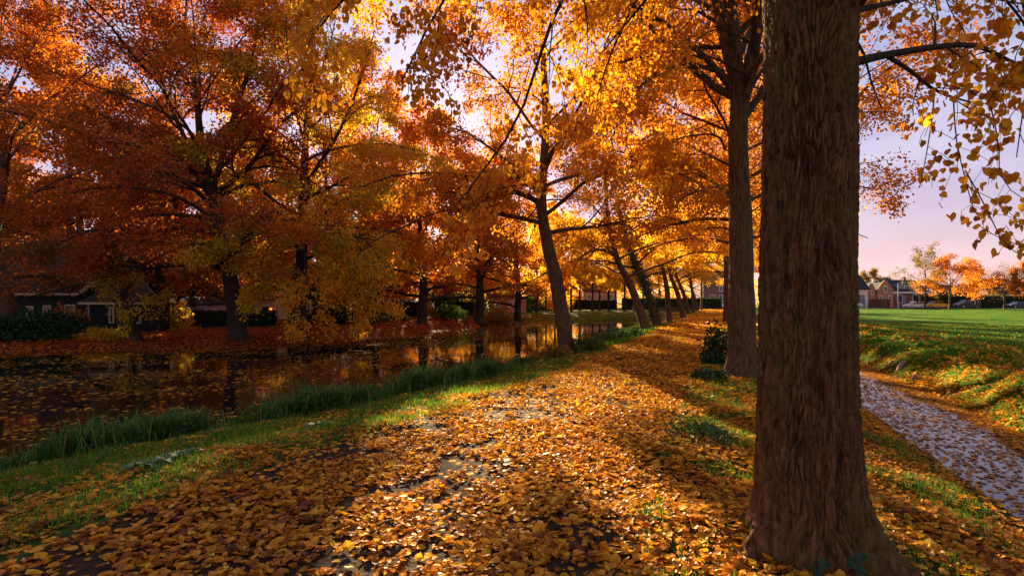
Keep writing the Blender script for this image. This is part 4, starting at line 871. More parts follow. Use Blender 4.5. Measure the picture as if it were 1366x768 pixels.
    # broad dock leaves
    for px, py, Y, k, lb in [(195, 616, 5.4, 9, 'broad leaved dock plant nearest the left edge of the path'), (240, 603, 5.8, 8, 'broad leaved dock plant just behind the nearest one'), (425, 574, 6.9, 9, 'broad leaved dock plant farthest along the bank')]:
        x0 = (px - 683) / F * Y; z0 = zg(x0, Y); t = empty('dock_plant', (x0, Y, z0), lb, 'plant', 'dock plants on the near bank')
        for q in range(k):
            az = q * 2.4 + rng.uniform(-.3, .3); L = rng.uniform(.16, .27); el0 = rng.uniform(.5, 1.0); mb = MB(); rows = []
            for i in range(7):
                u = i / 6; rr = L * u; zz = L * (math.sin(el0) * u - .75 * u * u) + .03; w = L * .19 * math.sin(math.pi * min(1, (u * .9 + .07))) ** .8 * (1 if i else .25)
                c = np.array([math.cos(az) * rr, math.sin(az) * rr, zz]); sd = np.array([-math.sin(az), math.cos(az), 0]) * w
                rows += [c - sd + [0, 0, .25 * w + .008 * math.sin(i * 2.1)], c, c + sd + [0, 0, .25 * w + .008 * math.cos(i * 2.3)]]
            mb.add(rows, [(3 * i + j, 3 * i + j + 1, 3 * i + j + 4, 3 * i + j + 3) for i in range(6) for j in (0, 1)])
            mb.build('leaf', M['dock'], t, True)
M['dock'] = pbr('dock_leaf', (.035, .10, .035), .6, .25, 12, .2)
grass()

# ------------------------------------------------------------------ shrubs, hedges
def leafy_mass(name, label, cat, base, pts_fn, n, size, leaf, seed, group=None, stems=0, stem_h=1.0, hshift=0.):
    rng = np.random.default_rng(seed); base = np.array(base, float); t = empty(name, tuple(base), label, cat, group)
    P = pts_fn(rng, n); ax = norm(rng.normal(size=P.shape) + [0, 0, .2]); nr = rng.normal(size=P.shape) + [0, -.4, .6]
    tag(link('foliage', crown_mesh('foliage', P, ax, nr, size, T_quad(.8), rng, hshift, clump=.5, seed=seed), LM[leaf], t), kind='stuff')
    if stems:
        az = rng.uniform(0, 6.28, stems); r = rng.uniform(.1, .6, stems); S = np.zeros((stems, 5, 3)); u = np.linspace(0, 1, 5)
        S[:, :, 0] = (np.cos(az) * r)[:, None] * u * stem_h; S[:, :, 1] = (np.sin(az) * r)[:, None] * u * stem_h; S[:, :, 2] = u * stem_h * .9 - .05
        V, Fs = tubes(S, np.full((stems, 5), .012) * np.linspace(1, .4, 5), 4); tag(link('stems', np_mesh('stems', V, Fs), M['twig'], t), kind='stuff')
    return t
def blob(rx, ry, h, seed=0):
    def f(rng, n):
        v = norm(rng.normal(size=(n, 3))); v[:, 2] = np.abs(v[:, 2]); r = rng.random(n) ** .35 * (.65 + .7 * vnoise(v * 2.2 + seed, seed))
        return v * r[:, None] * np.array([rx, ry, h])
    return f
def boxf(x0, x1, y0, y1, z0, z1):
    def f(rng, n):
        P = rng.uniform(0, 1, (n, 3)); k = rng.integers(0, 3, n)
        P[k == 0, 1] = rng.random((k == 0).sum()) * .15; P[k == 1, 2] = 1 - rng.random((k == 1).sum()) * .1; P[k == 2, 0] = np.round(P[k == 2, 0])
        P = P * [x1 - x0, y1 - y0, z1 - z0] + [x0, y0, z0]; return P + rng.normal(size=P.shape) * .04
    return f
b = on_ground(955, 13.3); leafy_mass('sucker_shrub', 'bushy green shoots at the left foot of the second trunk', 'shrub', b, blob(.42, .42, .95, 1), 900, .10, 'ivy', 301, stems=9, stem_h=.8)
b = on_ground(945, 10.6); leafy_mass('ground_plant', 'low green weed patch on the verge edge before the second trunk', 'plant', b, blob(.45, .4, .22, 2), 500, .07, 'ivy', 302)
b = on_ground(935, 6.2); leafy_mass('ground_plant', 'low green weeds on the verge left of the massive trunk', 'plant', b, blob(.4, .5, .13, 3), 420, .05, 'ivy', 303)
b = on_ground(738, 18.0); leafy_mass('bank_weed', 'yellow green weeds at the left foot of the leaning trunk', 'plant', b, blob(.8, .5, .6, 4), 800, .10, 'olive', 304, stems=8, stem_h=.5, hshift=.3)
b = on_ground(785, 18.6); leafy_mass('bank_weed', 'yellow green weeds at the right foot of the leaning trunk', 'plant', b, blob(.8, .6, .62, 5), 900, .10, 'green', 305, stems=8, stem_h=.5, hshift=.4)
b = on_ground(835, 27); leafy_mass('bank_weed', 'dark green bushy weeds on the bank before the second leaner', 'plant', b, blob(1.3, 1.2, .6, 6), 1500, .12, 'ivy', 306)
b = on_ground(45, 28.5); leafy_mass('bramble_bush', 'dark green bramble thicket below the barn at the left edge', 'bush', b, blob(3.4, 1.6, 1.3, 7), 6000, .17, 'ivy', 307, 'bushes on the far bank')
b = on_ground(-20, 27); leafy_mass('bramble_bush', 'dark bramble thicket running out of the left edge', 'bush', b, blob(2.6, 1.3, 1.1, 17), 3500, .17, 'ivy', 317, 'bushes on the far bank')
b = on_ground(95, 30.5); leafy_mass('garden_shrub', 'orange leaved shrub before the barn windows', 'bush', b, blob(1.1, .9, 1.7, 8), 1300, .15, 'rust', 308, 'bushes on the far bank', stems=10, stem_h=1.5)
b = on_ground(140, 28.2); leafy_mass('garden_shrub', 'low yellow green shrub at the foot of the small leaning stub', 'bush', b, blob(1.5, .8, .6, 9), 1400, .14, 'maple', 309, 'bushes on the far bank')
b = on_ground(236, 35); leafy_mass('garden_shrub', 'yellow green shrub below the twin globe lamp', 'bush', b, blob(1.3, .9, 1.9, 10), 1200, .15, 'maple', 310, 'bushes on the far bank', stems=10, stem_h=1.6)
b = on_ground(480, 42); leafy_mass('garden_shrub', 'low green shrub on the red slope left of the orange tree', 'bush', b, blob(2.2, .9, .7, 11), 1500, .16, 'green', 311, 'bushes on the far bank')
b = on_ground(520, 44); leafy_mass('garden_shrub', 'low green shrub touching the orange tree foot', 'bush', b, blob(1.8, .9, .8, 12), 1300, .16, 'green', 312, 'bushes on the far bank', hshift=.2)
b = on_ground(600, 50); leafy_mass('garden_shrub', 'green shrub between the orange tree and the thick dark trunk', 'bush', b, blob(2.0, 1, 1.2, 13), 1500, .18, 'green', 313, 'bushes on the far bank')
b = on_ground(667, 53); leafy_mass('garden_shrub', 'olive shrub between the thick dark trunk and the canal corner', 'bush', b, blob(1.6, 1, 1.9, 14), 1600, .18, 'olive', 314, 'bushes on the far bank', stems=8, stem_h=1.6)
for q, (px, Y, w, h, lf, lb) in enumerate([(300, 62, 4, 3.2, 'green', 'big green shrubbery behind the long dark hedge'), (360, 58, 3.5, 3.0, 'olive', 'olive shrubbery behind the cream building'), (425, 60, 4, 3.4, 'green', 'green shrubbery seen behind the maple'), (470, 64, 4, 3.6, 'maple', 'yellowing shrubbery left of the black shed'),
        (585, 66, 4, 3.4, 'green', 'green shrubbery right of the orange tree'), (625, 70, 4, 3.6, 'olive', 'olive shrubbery behind the thick dark trunk'), (700, 84, 4, 3.0, 'green', 'green shrubbery right of the tan house'), (150, 60, 5, 4, 'green', 'green shrubbery behind the black barn'), (730, 100, 5, 4, 'yellow', 'yellow shrubbery behind the slim trunks at left'), (540, 62, 3.5, 3.6, 'rust', 'rust shrubbery behind the black shed')]):
    b = on_ground(px, Y); leafy_mass('shrubbery', lb, 'bush', b, blob(w, 1.6, h, q), 2600, .30, lf, 330 + q, 'shrubbery closing the gardens')
def hedge(label, x0, x1, y0, y1, z0, h, n, size=.13, leaf='hedge', seed=1):
    t = empty('hedge', ((x0 + x1) / 2, (y0 + y1) / 2, z0), label, 'hedge', 'clipped hedges'); w, dp = (x1 - x0) / 2, (y1 - y0) / 2; rng = np.random.default_rng(seed)
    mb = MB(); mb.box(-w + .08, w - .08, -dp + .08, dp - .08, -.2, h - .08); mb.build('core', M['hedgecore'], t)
    P = boxf(-w, w, -dp, dp, 0, h)(rng, n); ax = norm(rng.normal(size=P.shape)); nr = rng.normal(size=P.shape) + [0, -.7, .4]
    tag(link('foliage', crown_mesh('foliage', P, ax, nr, size, T_quad(.8), rng, seed=seed), LM[leaf], t), kind='stuff')
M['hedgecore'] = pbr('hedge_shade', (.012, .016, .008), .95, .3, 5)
def woodland(name, label, x0, x1, y0, y1, h, n, leaf, seed):
    rng = np.random.default_rng(seed); x = rng.uniform(x0, x1, n); y = rng.uniform(y0, y1, n); z = rng.random(n) * h * (.45 + .8 * n2(x, y, 6., seed)) + height(x, y); P = np.stack([x, y, z], -1)
    tag(link(name, crown_mesh(name, P, norm(rng.normal(size=P.shape)), rng.normal(size=P.shape) + [0, -.6, .4], .55, T_quad(.8), rng, 0, clump=3., seed=seed), LM[leaf]), label, None, None, 'stuff')
woodland('woodland', 'far off green undergrowth closing the view behind the left bank', -130, -2, 96, 104, 6.5, 9000, 'green', 401)
woodland('woodland', 'far off yellowing thicket closing the view behind the back bank', 0, 82, 140, 148, 9.0, 9000, 'maple', 402)
hedge('long dark clipped hedge before the white house on the far bank', -25.6, -17.2, 37, 38.2, -.35, 1.25, 5000, seed=1)
hedge('dark hedge before the cream building behind the maple', -16.6, -10.5, 39, 40, -.25, 1.1, 3500, seed=2)
hedge('dark square hedge left of the thick dark trunk', -7.6, -4.4, 58, 59.2, 0, 1.45, 2000, .16, seed=3)
hedge('long grey green hedge behind the leaning row on the back bank', 22, 41, 103, 104.5, 0, 2.2, 5000, .25, 'green', seed=4)
hedge('dark hedge along the street behind the slim trunks', 2, 21, 106, 107.5, 0, 1.8, 4500, .25, seed=5)
hedge('tall dark green hedge behind the parked cars', 98.5, 132, 124, 126, 0, 3.0, 9000, .28, 'green', seed=6)
hedge('low dark hedge under the windows of the house at the path end', 44, 51, 120, 121, 0, 1.1, 1200, .25, seed=7)

# ------------------------------------------------------------------ buildings
def window(parent, x0, x1, z0, z1, y, fr=.09, bars=(1, 1), frame='cream', name='window'):
    """frame proud of the wall face at y, facing -y; pane is a sub-part"""
    mb = MB(); a, b2 = y - .06, y + .02
    mb.box(x0, x0 + fr, a, b2, z0, z1).box(x1 - fr, x1, a, b2, z0, z1).box(x0 + fr, x1 - fr, a, b2, z1 - fr, z1).box(x0 + fr, x1 - fr, a, b2, z0, z0 + fr)
    f = mb.build(name, M[frame], parent); m2 = MB()
    for k in range(1, bars[0] + 1):
        xx = x0 + (x1 - x0) * k / (bars[0] + 1); m2.box(xx - .022, xx + .022, y - .05, y + .01, z0 + fr, z1 - fr)
    if bars[0]: m2.build('glazing_bar', M[frame], f)
    m3 = MB(); m3.box(x0 + fr, x1 - fr, y - .03, y - .015, z0 + fr, z1 - fr); m3.build('pane', M['glass'], f)
    return f
def X(px, Y): return (px - 683) / F * Y
def Zp(py, Y): return EYE - (py - HOR) / F * Y
def roof_slab(parent, quad, th, mat, name='roof'):
    mb = MB(); mb.slab(quad, th); return mb.build(name, M[mat], parent)
# dark barn on the left
bn = empty('barn', (0, 0, 0), 'low black boarded barn with cream framed windows under the red trees', 'barn')
x0, x1, yf, ze, yr, zr = -42.0, X(111, 34.5), 34.5, Zp(391, 34.5), 39.5, Zp(333, 39.5)
MB().box(x0, x1, yf, 45, -.8, ze).build('wall', M['barnwood'], bn)
roof_slab(bn, [(x0 - .3, yf - .35, ze - .05), (x1 + .1, yf - .35, ze - .05), (x1 + .1, yr, zr), (x0 - .3, yr, zr)], .14, 'barnroof')
roof_slab(bn, [(x1 + .1, yf + 10.4, ze - .05), (x0 - .3, yf + 10.4, ze - .05), (x0 - .3, yr, zr), (x1 + .1, yr, zr)], .14, 'barnroof')
mb = MB(); mb.prism([(yf, ze), (45, ze), (yr, zr - .1)], 'x', x1 - .12, x1); mb.build('gable', M['barnwood'], bn)
MB().box(x0, x1 + .05, yf - .46, yf - .36, ze - .14, ze + .02).build('gutter', M['cream'], bn)
for q in range(7):
    xx = x1 - .5 - q * .75; MB().box(xx, xx + .07, yf - .34, yf - .004, ze - .22, ze - .10).build('bracket', M['cream'], bn)
mb = MB(); mb.slab([(x1 + .1, yf - .35, ze - .03), (x1 + .2, yf - .35, ze - .03), (x1 + .2, yr, zr + .02), (x1 + .1, yr, zr + .02)], .18); mb.build('bargeboard', M['cream'], bn)
for a, c, p, r in ((35, 44.5, 408, 428), (57, 68, 407, 428.5), (86, 100.5, 406, 431)): window(bn, X(a, 34.44), X(c, 34.44), Zp(r, 34.44), Zp(p, 34.44), 34.49)
dm = MB(); dm.box(X(47, 36.2), X(65, 36.2), 36.2, 38.5, Zp(383, 36.2), Zp(359, 36.2)); dm.build('dormer', M['barnwood'], bn)
window(bn, X(49.5, 36.2), X(62.5, 36.2), Zp(381, 36.2), Zp(361, 36.2), 36.19)
wx0, wx1, wy, we, wr, wzr = X(113, 33.5), X(213, 33.5), 33.5, Zp(405, 33.5), 37.6, Zp(367, 37.6)
MB().box(wx0, wx1, wy, 34.49, -.8, we).build('wall', M['barnwood'], bn); xb = (wx1 + .25) * 38.5 / 33.2
MB().prism([(x1 + .01, 34.5), (wx1, 34.5), (xb - .2, 38.3), (x1 + .01, 38.3)], 'z', -.8, we).build('wall', M['barnwood'], bn)
hx = X(181, 37.6)
roof_slab(bn, [(wx0 - .1, wy - .3, we), (wx1 + .25, wy - .3, we), (hx, wr, wzr), (wx0 - .1, wr, wzr)], .12, 'barnroof')
mb = MB(); mb.add([(wx1 + .25, wy - .3, we + .02), (xb, 38.5, we + .02), (hx, wr, wzr + .02), (wx1 + .25, wy - .3, we + .14), (xb, 38.5, we + .14), (hx, wr, wzr + .14)], [(0, 1, 2), (5, 4, 3), (0, 3, 4, 1), (1, 4, 5, 2), (2, 5, 3, 0)]); mb.build('hip_roof', M['barnroof'], bn)
MB().cyl((wx1 + .25, wy - .3, we + .13), (hx, wr, wzr + .15), .07, n=8).build('ridge_tile', M['fence'], bn)
MB().box(wx0 - .1, wx1 + .3, wy - .42, wy - .305, we - .05, we + .10).build('gutter', M['cream'], bn)
MB().cyl((X(118.5, 33.3), 33.3, -.6), (X(118.5, 33.3), 33.3, we - .05), .06, n=8).build('drainpipe', M['zinc'], bn)
window(bn, X(145, 33.44), X(152, 33.44), Zp(431, 33.44), Zp(409, 33.44), 33.49, bars=(0, 0)); window(bn, X(169, 33.44), X(187.5, 33.44), Zp(431.5, 33.44), Zp(410, 33.44), 33.49)
# white conservatory, red-brown house behind, cream building
cs = empty('garden_house', (0, 0, 0), 'white painted garden house with grey gable roof behind the twin globe lamp', 'house')
a, c, Y = X(214, 47), X(275, 47), 47.0; ez = Zp(407, Y); ap = Zp(395, Y)
MB().box(a, c, Y, 52, -.4, ez).build('wall', M['white'], cs); xm = X(236, 47); xe = X(258, 47)
mb = MB(); mb.prism([(a, ez), (xe, ez), (xm, ap)], 'y', Y, Y + .1); mb.build('gable', M['white'], cs)
roof_slab(cs, [(a - .2, Y - .3, ez - .05), (xm, Y - .3, ap), (xm, 52.2, ap), (a - .2, 52.2, ez - .05)], -.10, 'darkroof'); roof_slab(cs, [(xm, Y - .3, ap), (xe + .2, Y - .3, ez - .05), (xe + .2, 52.2, ez - .05), (xm, 52.2, ap)], -.10, 'darkroof')
roof_slab(cs, [(xe, Y - .2, ez), (c + .2, Y - .2, ez), (c + .2, 52, ez + .3), (xe, 52, ez + .3)], .08, 'darkroof')
for p, r in ((217, 224), (226, 233), (239, 246), (258, 265), (268, 274)): window(cs, X(p, 47), X(r, 47), .15, ez - .2, 46.99, .08, (1, 0), 'white')
rh = empty('brick_house', (0, 0, 0), 'house with red brown tiled roof rising behind the white garden house', 'house')
a, c, Y = X(192, 58), X(292, 58), 58.0; ez, rz = Zp(396, Y), Zp(362, 61.5)
MB().box(a, c, Y, 65, -.3, ez).build('wall', M['brick2'], rh); roof_slab(rh, [(a - .3, Y - .4, ez - .1), (c + .3, Y - .4, ez - .1), (c + .3, 61.5, rz), (a - .3, 61.5, rz)], .15, 'redroof')
roof_slab(rh, [(c + .3, 65.4, ez - .1), (a - .3, 65.4, ez - .1), (a - .3, 61.5, rz), (c + .3, 61.5, rz)], .15, 'redroof')
for xx in (a, c - .12): mb = MB(); mb.prism([(Y, ez), (65, ez), (61.5, rz - .05)], 'x', xx, xx + .12); mb.build('gable', M['brick2'], rh)
window(rh, X(262, 58), X(274, 58), .9, ez - .4, 57.99, .1, (1, 0), 'white')
MB().box(-35.6, -34.8, 61, 61.8, rz - .5, rz + .9).build('chimney', M['brick2'], rh)
cb = empty('outbuilding', (0, 0, 0), 'cream walled outbuilding with dark doorway behind the maple', 'building')
a, c, Y = X(328, 46), X(387, 46), 46.0; ez = Zp(399, Y)
MB().box(a, c, Y, 51, -.4, ez).build('wall', M['cream'], cb); roof_slab(cb, [(a - .3, Y - .4, ez), (c + .3, Y - .4, ez), (c + .3, 48.5, ez + 1.3), (a - .3, 48.5, ez + 1.3)], .12, 'redroof'); roof_slab(cb, [(c + .3, 51.4, ez), (a - .3, 51.4, ez), (a - .3, 48.5, ez + 1.3), (c + .3, 48.5, ez + 1.3)], .12, 'redroof')
MB().box(X(350, 46), X(358.5, 46), Y - .03, Y + .01, -.4, Zp(409, Y)).build('door', M['barnwood'], cb); window(cb, X(330, 46), X(340, 46), .35, ez - .25, 45.99, .07, (1, 0), 'white'); window(cb, X(368, 46), X(372, 46), .2, ez - .25, 45.99, .06, (0, 0), 'white')
m, nt, out = mat_new('red_lantern_light'); em = nt.nodes.new('ShaderNodeEmission'); em.inputs[0].default_value = (1, .16, .03, 1); em.inputs[1].default_value = .5; nt.links.new(em.outputs[0], out.inputs[0]); M['redlight'] = m
wl_ = empty('wall_lantern', (X(361, 45.8), 45.8, Zp(412, 45.8)), 'small glowing red lantern on the cream outbuilding wall', 'lantern')
MB().ball((0, 0, 0), .11, 10, 7).build('lamp', M['redlight'], wl_, True); MB().cyl((0, 0, .10), (0, 0, .20), .13, .02, 8).cyl((0, 0, .06), (0, .2, .10), .02, n=6).build('bracket', M['barnwood'], wl_)
gl = empty('globe_lamp', (X(236.5, 40), 40, -.3), 'twin globe garden lamp above the dark hedge', 'lamp'); zt = Zp(401, 40) + .3
MB().cyl((0, 0, -.2), (0, 0, zt), .045, n=8).build('post', M['barnwood'], gl); MB().cyl((-.42, 0, zt - .22), (.42, 0, zt - .22), .025, n=6).build('arm', M['barnwood'], gl)
for sx in (-.4, .4): MB().ball((sx, 0, zt), .20, 14, 10).build('globe', M['globe'], gl, True)
sh = empty('garden_shed', (0, 0, 0), 'black boarded garden shed behind the green shrubs on the slope', 'shed'); a, c, Y = X(500, 52), X(556, 52), 52.0
MB().box(a, c, Y, 55, -.2, Zp(404, Y)).build('wall', M['barnwood'], sh); roof_slab(sh, [(a - .2, Y - .3, Zp(404, Y)), (c + .2, Y - .3, Zp(404, Y)), (c + .2, 55.2, Zp(400, Y)), (a - .2, 55.2, Zp(400, Y))], .1, 'barnroof')
MB().box(X(520, 52), X(532, 52), Y - .04, Y - .004, -.2, Zp(408, Y)).build('door', M['fence'], sh)
# houses at the back
def simple_house(label, px0, px1, Y, py_e, py_r, wall, roof, wins, depth=8, group=None):
    t = empty('brick_house', (0, 0, 0), label, 'house', group); a, c = X(px0, Y), X(px1, Y); ez, rz = Zp(py_e, Y), Zp(py_r, Y + depth / 2)
    MB().box(a, c, Y, Y + depth, -.2, ez).build('wall', M[wall], t); ym = Y + depth / 2
    roof_slab(t, [(a - .3, Y - .4, ez), (c + .3, Y - .4, ez), (c + .3, ym, rz), (a - .3, ym, rz)], .18, roof); roof_slab(t, [(c + .3, Y + depth + .4, ez), (a - .3, Y + depth + .4, ez), (a - .3, ym, rz), (c + .3, ym, rz)], .18, roof)
    for xx in (a, c - .12): mb = MB(); mb.prism([(Y + .01, ez), (Y + depth - .01, ez), (ym, rz - .05)], 'x', xx, xx + .12); mb.build('gable', M[wall], t)
    for p, r, u, v in wins: window(t, X(p, Y), X(r, Y), Zp(v, Y), Zp(u, Y), Y - .01, .13, (1, 0), 'white')
    return t
simple_house('pinkish brick house glimpsed between the slim trunks', 778, 822, 114, 388, 372, 'brick', 'redroof', [(783, 789, 392, 400), (797, 803, 392, 400), (811, 817, 392, 400)])
simple_house('tan walled house glimpsed at the canal corner', 652, 702, 76, 396, 384, 'brick', 'redroof', [(660, 667, 401, 410), (678, 685, 401, 410)])
simple_house('dark brick house with white bay at the end of the path', 938, 990, 126, 376, 355, 'brick2', 'darkroof', [(947, 954, 393, 406), (959, 964, 380, 389), (959, 964, 393, 403), (974, 979, 393, 403)])
# brick house with two stepped gables beyond the lawn
Y = 128.0; gh = empty('gabled_house', (0, 0, 0), 'orange brick house with two pointed front gables beyond the lawn', 'house')
def gable_front(x0, x1, zt, ze, y0, y1, cap):
    xm = (x0 + x1) / 2; MB().prism([(x0, -.2), (x1, -.2), (x1, ze), (xm + .3, zt - .2), (xm + .3, zt), (xm - .3, zt), (xm - .3, zt - .2), (x0, ze)], 'y', y0, y0 + .35).build('gable', M['brick'], gh)
    MB().box(x0, x1, y0 + .351, y1, -.2, ze - .02).build('wall', M['brick2'], gh)
    roof_slab(gh, [(x0 - .2, y0 + .36, ze - .2), (xm, y0 + .36, zt - .45), (xm, y1, zt - .45), (x0 - .2, y1, ze - .2)], -.15, 'darkroof'); roof_slab(gh, [(xm, y0 + .36, zt - .45), (x1 + .2, y0 + .36, ze - .2), (x1 + .2, y1, ze - .2), (xm, y1, zt - .45)], -.15, 'darkroof')
    for q in range(5):
        u = q / 5; xa = x0 + (xm - .3 - x0) * u; za = ze + (zt - .2 - ze) * u; xb = x1 - (xa - x0)
        for e0, e1 in ((xa - .05, xa + .32), (xb - .32, xb + .05)): MB().box(e0, e1, y0 - .04 - .001 * q, y0 + .38, za, za + .35).build('coping_stone', M['brick'], gh)
gable_front(X(1158.5, Y), X(1170.5, Y), Zp(378, Y), Zp(388, Y), Y + .6, Y + 6, 0); gable_front(X(1170.7, Y), X(1191.5, Y), Zp(373.5, Y), Zp(387, Y), Y, Y + 9, 0)
window(gh, X(1179, Y), X(1183.5, Y), Zp(390, Y), Zp(381, Y), Y - .01, .16, (0, 0), 'white'); window(gh, X(1164, Y), X(1167.5, Y), Zp(394, Y), Zp(388, Y), Y + .59, .14, (0, 0), 'white')
window(gh, X(1173, Y), X(1177, Y), Zp(404, Y), Zp(394, Y), Y - .01, .14, (1, 0), 'white'); window(gh, X(1185, Y), X(1189.5, Y), Zp(404, Y), Zp(394, Y), Y - .01, .14, (1, 0), 'white')
a, c = X(1191.7, Y), X(1242, Y); ez, rz = Zp(389.5, Y), Zp(374, Y + 6)
MB().box(a, c, Y + 1, Y + 11, -.2, ez).build('wall', M['brick2'], gh); roof_slab(gh, [(a, Y + .5, ez), (c + .3, Y + .5, ez), (c + .3, Y + 6, rz), (a, Y + 6, rz)], .2, 'darkroof'); roof_slab(gh, [(c + .3, Y + 11.5, ez), (a, Y + 11.5, ez), (a, Y + 6, rz), (c + .3, Y + 6, rz)], .2, 'darkroof')
MB().box(a, c + .3, Y + .38, Y + .49, ez - .35, ez + .12).build('gutter', M['white'], gh)
mb = MB(); mb.prism([(Y + 1, ez), (Y + 11, ez), (Y + 6, rz - .1)], 'x', c - .15, c); mb.build('gable', M['brick2'], gh)
for p, r, u, v in ((1196.5, 1204, 393, 404), (1217, 1226, 392.5, 403.5), (1230, 1236, 393, 403)): window(gh, X(p, Y + 1), X(r, Y + 1), Zp(v, Y + 1), Zp(u, Y + 1), Y + .99, .16, (1, 0), 'white')
MB().box(X(1208, Y), X(1213, Y), Y + .95, Y + .998, -.1, Zp(394, Y)).build('door', M['zinc'], gh)
d_ = MB(); d_.box(X(1205, Y), X(1214, Y), Y + 1.6, Y + 4.5, ez + .3, ez + 2.0); d_.build('dormer', M['zinc'], gh); window(gh, X(1206, Y + 1.6), X(1213, Y + 1.6), ez + .6, ez + 1.75, Y + 1.59, .14, (1, 0), 'white')
MB().box(X(1226, Y), X(1229, Y), Y + 5, Y + 5.7, rz - .8, rz + .9).build('chimney', M['brick2'], gh)
ga = empty('garage', (0, 0, 0), 'white walled garage with grey door right behind the massive trunk', 'garage'); a, c = X(1112, 126), X(1157.5, 126)
MB().box(a, c, 126, 133, -.2, Zp(386, 126)).build('wall', M['white'], ga); roof_slab(ga, [(a - .3, 125.6, Zp(386, 126)), (c + .3, 125.6, Zp(386, 126)), (c + .3, 129.5, Zp(367, 128)), (a - .3, 129.5, Zp(367, 128))], .2, 'darkroof'); roof_slab(ga, [(c + .3, 133.4, Zp(386, 126)), (a - .3, 133.4, Zp(386, 126)), (a - .3, 129.5, Zp(367, 128)), (c + .3, 129.5, Zp(367, 128))], .2, 'darkroof')
mb = MB(); mb.prism([(126.01, Zp(386, 126)), (132.99, Zp(386, 126)), (129.5, Zp(367, 128) - .1)], 'x', c - .15, c); mb.build('gable', M['white'], ga)
for q in range(8): MB().box(X(1138, 126), X(1153.5, 126), 125.94, 125.998, -.1 + q * .42, .30 + q * .42).build('door_panel', M['zinc'], ga)
fn = empty('board_fence', (0, 0, 0), 'brown board fence before the small gable of the brick house', 'fence'); a = X(1159.5, 123)
for q in range(20): MB().box(a + q * .245, a + q * .245 + .235, 123, 123.04 + .012 * (q % 2), -.1, Zp(399, 123) + .03 * (q % 3)).build('board', M['fence'], fn)
for q in range(4): MB().box(a + q * 1.6, a + q * 1.6 + .1, 123.06, 123.16, -.1, Zp(399, 123)).build('post', M['fence'], fn)
lw = empty('plank_wall', (0, 0, 0), 'low brown plank retaining wall left of the far path', 'wall'); a = X(877, 84)
for q in range(4): MB().box(a, a + 3.6, 84 + .02 * (q % 2), 84.12 + .02 * (q % 2), -.1 + q * .2, .09 + q * .2).build('plank', M['fence'], lw)
for q in range(4): MB().box(a + q * 1.15, a + q * 1.15 + .1, 83.88, 83.99, -.2, .8).build('post', M['fence'], lw)
simple_house('pale house with red brown roof far right behind the bare tree', 1318, 1360, 140, 390, 372, 'brick', 'redroof', [(1326, 1332, 393, 401), (1345, 1351, 393, 401)])
simple_house('low dark roofed house between the orange street trees', 1250, 1300, 142, 391, 381, 'brick2', 'darkroof', [(1262, 1268, 394, 402), (1282, 1288, 394, 402)])
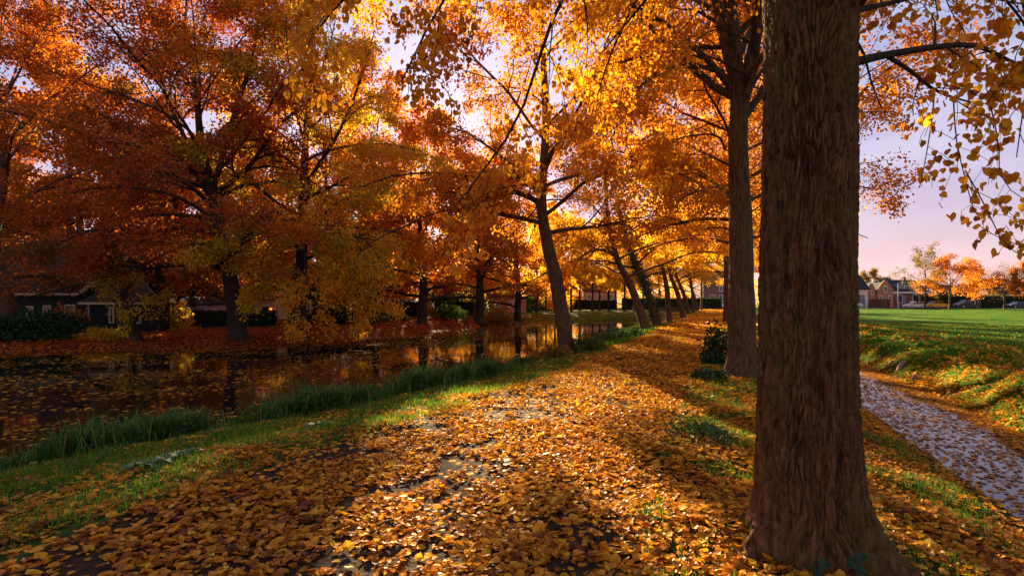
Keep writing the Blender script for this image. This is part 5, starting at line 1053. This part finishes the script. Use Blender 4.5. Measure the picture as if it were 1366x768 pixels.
# ------------------------------------------------------------------ lamp post, cars, stones
lp = empty('street_lamp', (X(1198, 111), 111, 0), 'slim street lamp post before the orange brick house', 'street lamp'); zt = Zp(377.5, 111)
MB().cyl((0, 0, -.2), (0, 0, zt), .12, .07, 10).build('post', M['steel'], lp); MB().cyl((0, 0, zt - .05), (1.2, 0, zt + .1), .05, .04, 8).build('arm', M['steel'], lp); MB().box(.9, 1.7, -.15, .15, zt + .03, zt + .19).build('lamp_head', M['steel'], lp)
def car(label, px, Y, kind, paint, flip=1, grp='cars parked along the street'):
    t = empty('parked_car', (X(px, Y), Y, .11), label, 'car', grp); t.scale = (1, 1, 1)
    if kind == 'estate': body = [(-2.1, .3), (-2.12, .62), (-1.95, .80), (-1.1, .92), (1.95, .95), (2.1, .75), (2.1, .3)]; cab = [(-1.05, .925), (-.35, 1.42), (1.45, 1.42), (1.95, .955)]
    elif kind == 'hatch': body = [(-2.0, .3), (-2.02, .68), (-1.85, .86), (-1.0, .98), (1.9, 1.02), (2.0, .8), (2.0, .3)]; cab = [(-.95, .985), (-.3, 1.52), (1.4, 1.52), (1.88, 1.025)]
    else: body = [(-2.4, .3), (-2.42, .75), (-2.2, 1.0), (-1.5, 1.15), (2.3, 1.2), (2.4, .9), (2.4, .3)]; cab = [(-1.45, 1.155), (-.6, 1.9), (2.2, 1.9), (2.32, 1.205)]
    if flip < 0: body = [(-x, z) for x, z in body][::-1]; cab = [(-x, z) for x, z in cab][::-1]
    MB().prism(body, 'y', -.86, .86).build('body', M[paint], t)
    mb = MB(); n = len(cab); base = [(x, -.80, z) for x, z in cab] + [(x, .80, z) for x, z in cab]
    V = [(x, (-.82 if z < 1.2 and kind != 'van' or z < 1.3 else -.66), z) for x, z in cab] + [(x, (.82 if z < 1.2 and kind != 'van' or z < 1.3 else .66), z) for x, z in cab]
    mb.add(V, [tuple(range(n))[::-1], tuple(range(n, 2 * n))] + [(i, (i + 1) % n, n + (i + 1) % n, n + i) for i in range(n)]); mb.build('cabin', M['glass'], t)
    zr = max(z for x, z in cab); xs = [x for x, z in cab if z == zr]; MB().box(min(xs) - .05, max(xs) + .05, -.68, .68, zr + .002, zr + .06).build('roof', M[paint], t)
    for xx in (min(xs), (min(xs) + max(xs)) / 2, max(xs)): mb = MB(); mb.cyl((xx, -.69, zr), (xx * 1.03, -.845, min(z for x, z in cab)), .045, n=6); mb.build('pillar', M[paint], t)
    L = body[-1][0] if flip > 0 else -body[0][0]
    for xx in (-1.3 * (1.15 if kind == 'van' else 1), 1.25 * (1.15 if kind == 'van' else 1)):
        for yy in (-.88, .70):
            w = MB().cyl((xx, yy, .31), (xx, yy + .18, .31), .31, n=16).build('wheel', M['tyre'], t); MB().cyl((xx, yy - .012, .31), (xx, yy + .0, .31), .19, n=12).build('rim', M['rim'], w)
    ends = (min(x for x, z in body), max(x for x, z in body))
    for yy in (-.72, .46):
        MB().box(ends[0] - .02 if flip > 0 else ends[1] - .10, ends[0] + .10 if flip > 0 else ends[1] + .02, yy, yy + .26, .60, .76).build('headlight', M['head'], t)
        MB().box(ends[1] - .08 if flip > 0 else ends[0] - .02, ends[1] + .02 if flip > 0 else ends[0] + .08, yy, yy + .26, .66, .80).build('tail_light', M['tail'], t)
    return t
car('silver estate car parked before the dark brick wing', 1220, 116, 'estate', 'silver'); car('yellow hatchback parked between the two street trees', 1252, 116, 'hatch', 'ochre', -1); car('dark blue van parked right of the yellow car', 1290, 116, 'van', 'navy')
car('dark car parked at the right edge beyond the lawn', 1357, 116, 'estate', 'navy'); car('pale car half hidden behind the massive trunk', 1136, 117, 'hatch', 'silver'); car('silver car at the end of the path', 966, 116, 'hatch', 'silver', -1)
rng = np.random.default_rng(77)
for q, (dd, Yy, sx, sz, lb) in enumerate([(5.68, 15.6, .13, .2, 'narrow upright stone in the ditch bank, farthest of the row'), (5.70, 14.7, .18, .30, 'largest leaning stone in the ditch bank'), (5.68, 13.6, .14, .2, 'stone nearest the right edge in the ditch bank row')]):
    x = dd + PX0 + PS * Yy; mb = MB(); mb.ball((0, 0, 0), 1.0, 12, 8); v = np.array(mb.v); v *= (.8 + .45 * vnoise(v * 1.6 + q * 7, q))[:, None]; v = np.sign(v) * np.abs(v) ** .6 * np.array([sx, sx * .8, sz]) * .5; v[:, 0] += v[:, 2] * .5
    mb.v = [tuple(p) for p in v]; o = mb.build('stone', M['stone'], None, True, (x, Yy, zg(x, Yy) + sz * .06)); tag(o, lb, 'stone', 'pale stones along the ditch bank')
# dark leaves of ivy rooting at the foot of the big trunk
for q, (px, py, Yy) in enumerate([(1092, 748, 3.02), (1140, 738, 3.05)]):
    p = W(px, py, Yy); t = empty('ivy_plant', tuple(p - [0, 0, .12]), ['dark ivy sprig at the middle of the massive trunk foot', 'dark ivy sprig on the right root of the massive trunk'][q], 'plant', 'ivy sprigs at the trunk foot')
    MB().cyl((0, 0, -.05), (0, 0, .10), .004, n=5).build('stem', M['twig'], t)
    for k in range(3):
        T, Fs = T_heart(.1, .2); a = norm(np.array([math.cos(k * 2.2 + q), -.5, .3 - .3 * k])); nrm = np.array([0, -.8, .6]); bb = norm(np.cross(nrm, a)); cc = np.cross(a, bb)
        V = np.array([0, 0, .10 - .03 * k]) + .07 * (T[:, :1] * bb + T[:, 1:2] * a + T[:, 2:] * cc); link('leaf', np_mesh('leaf', V, Fs, np.full(10, .2)), LM['ivy'], t)
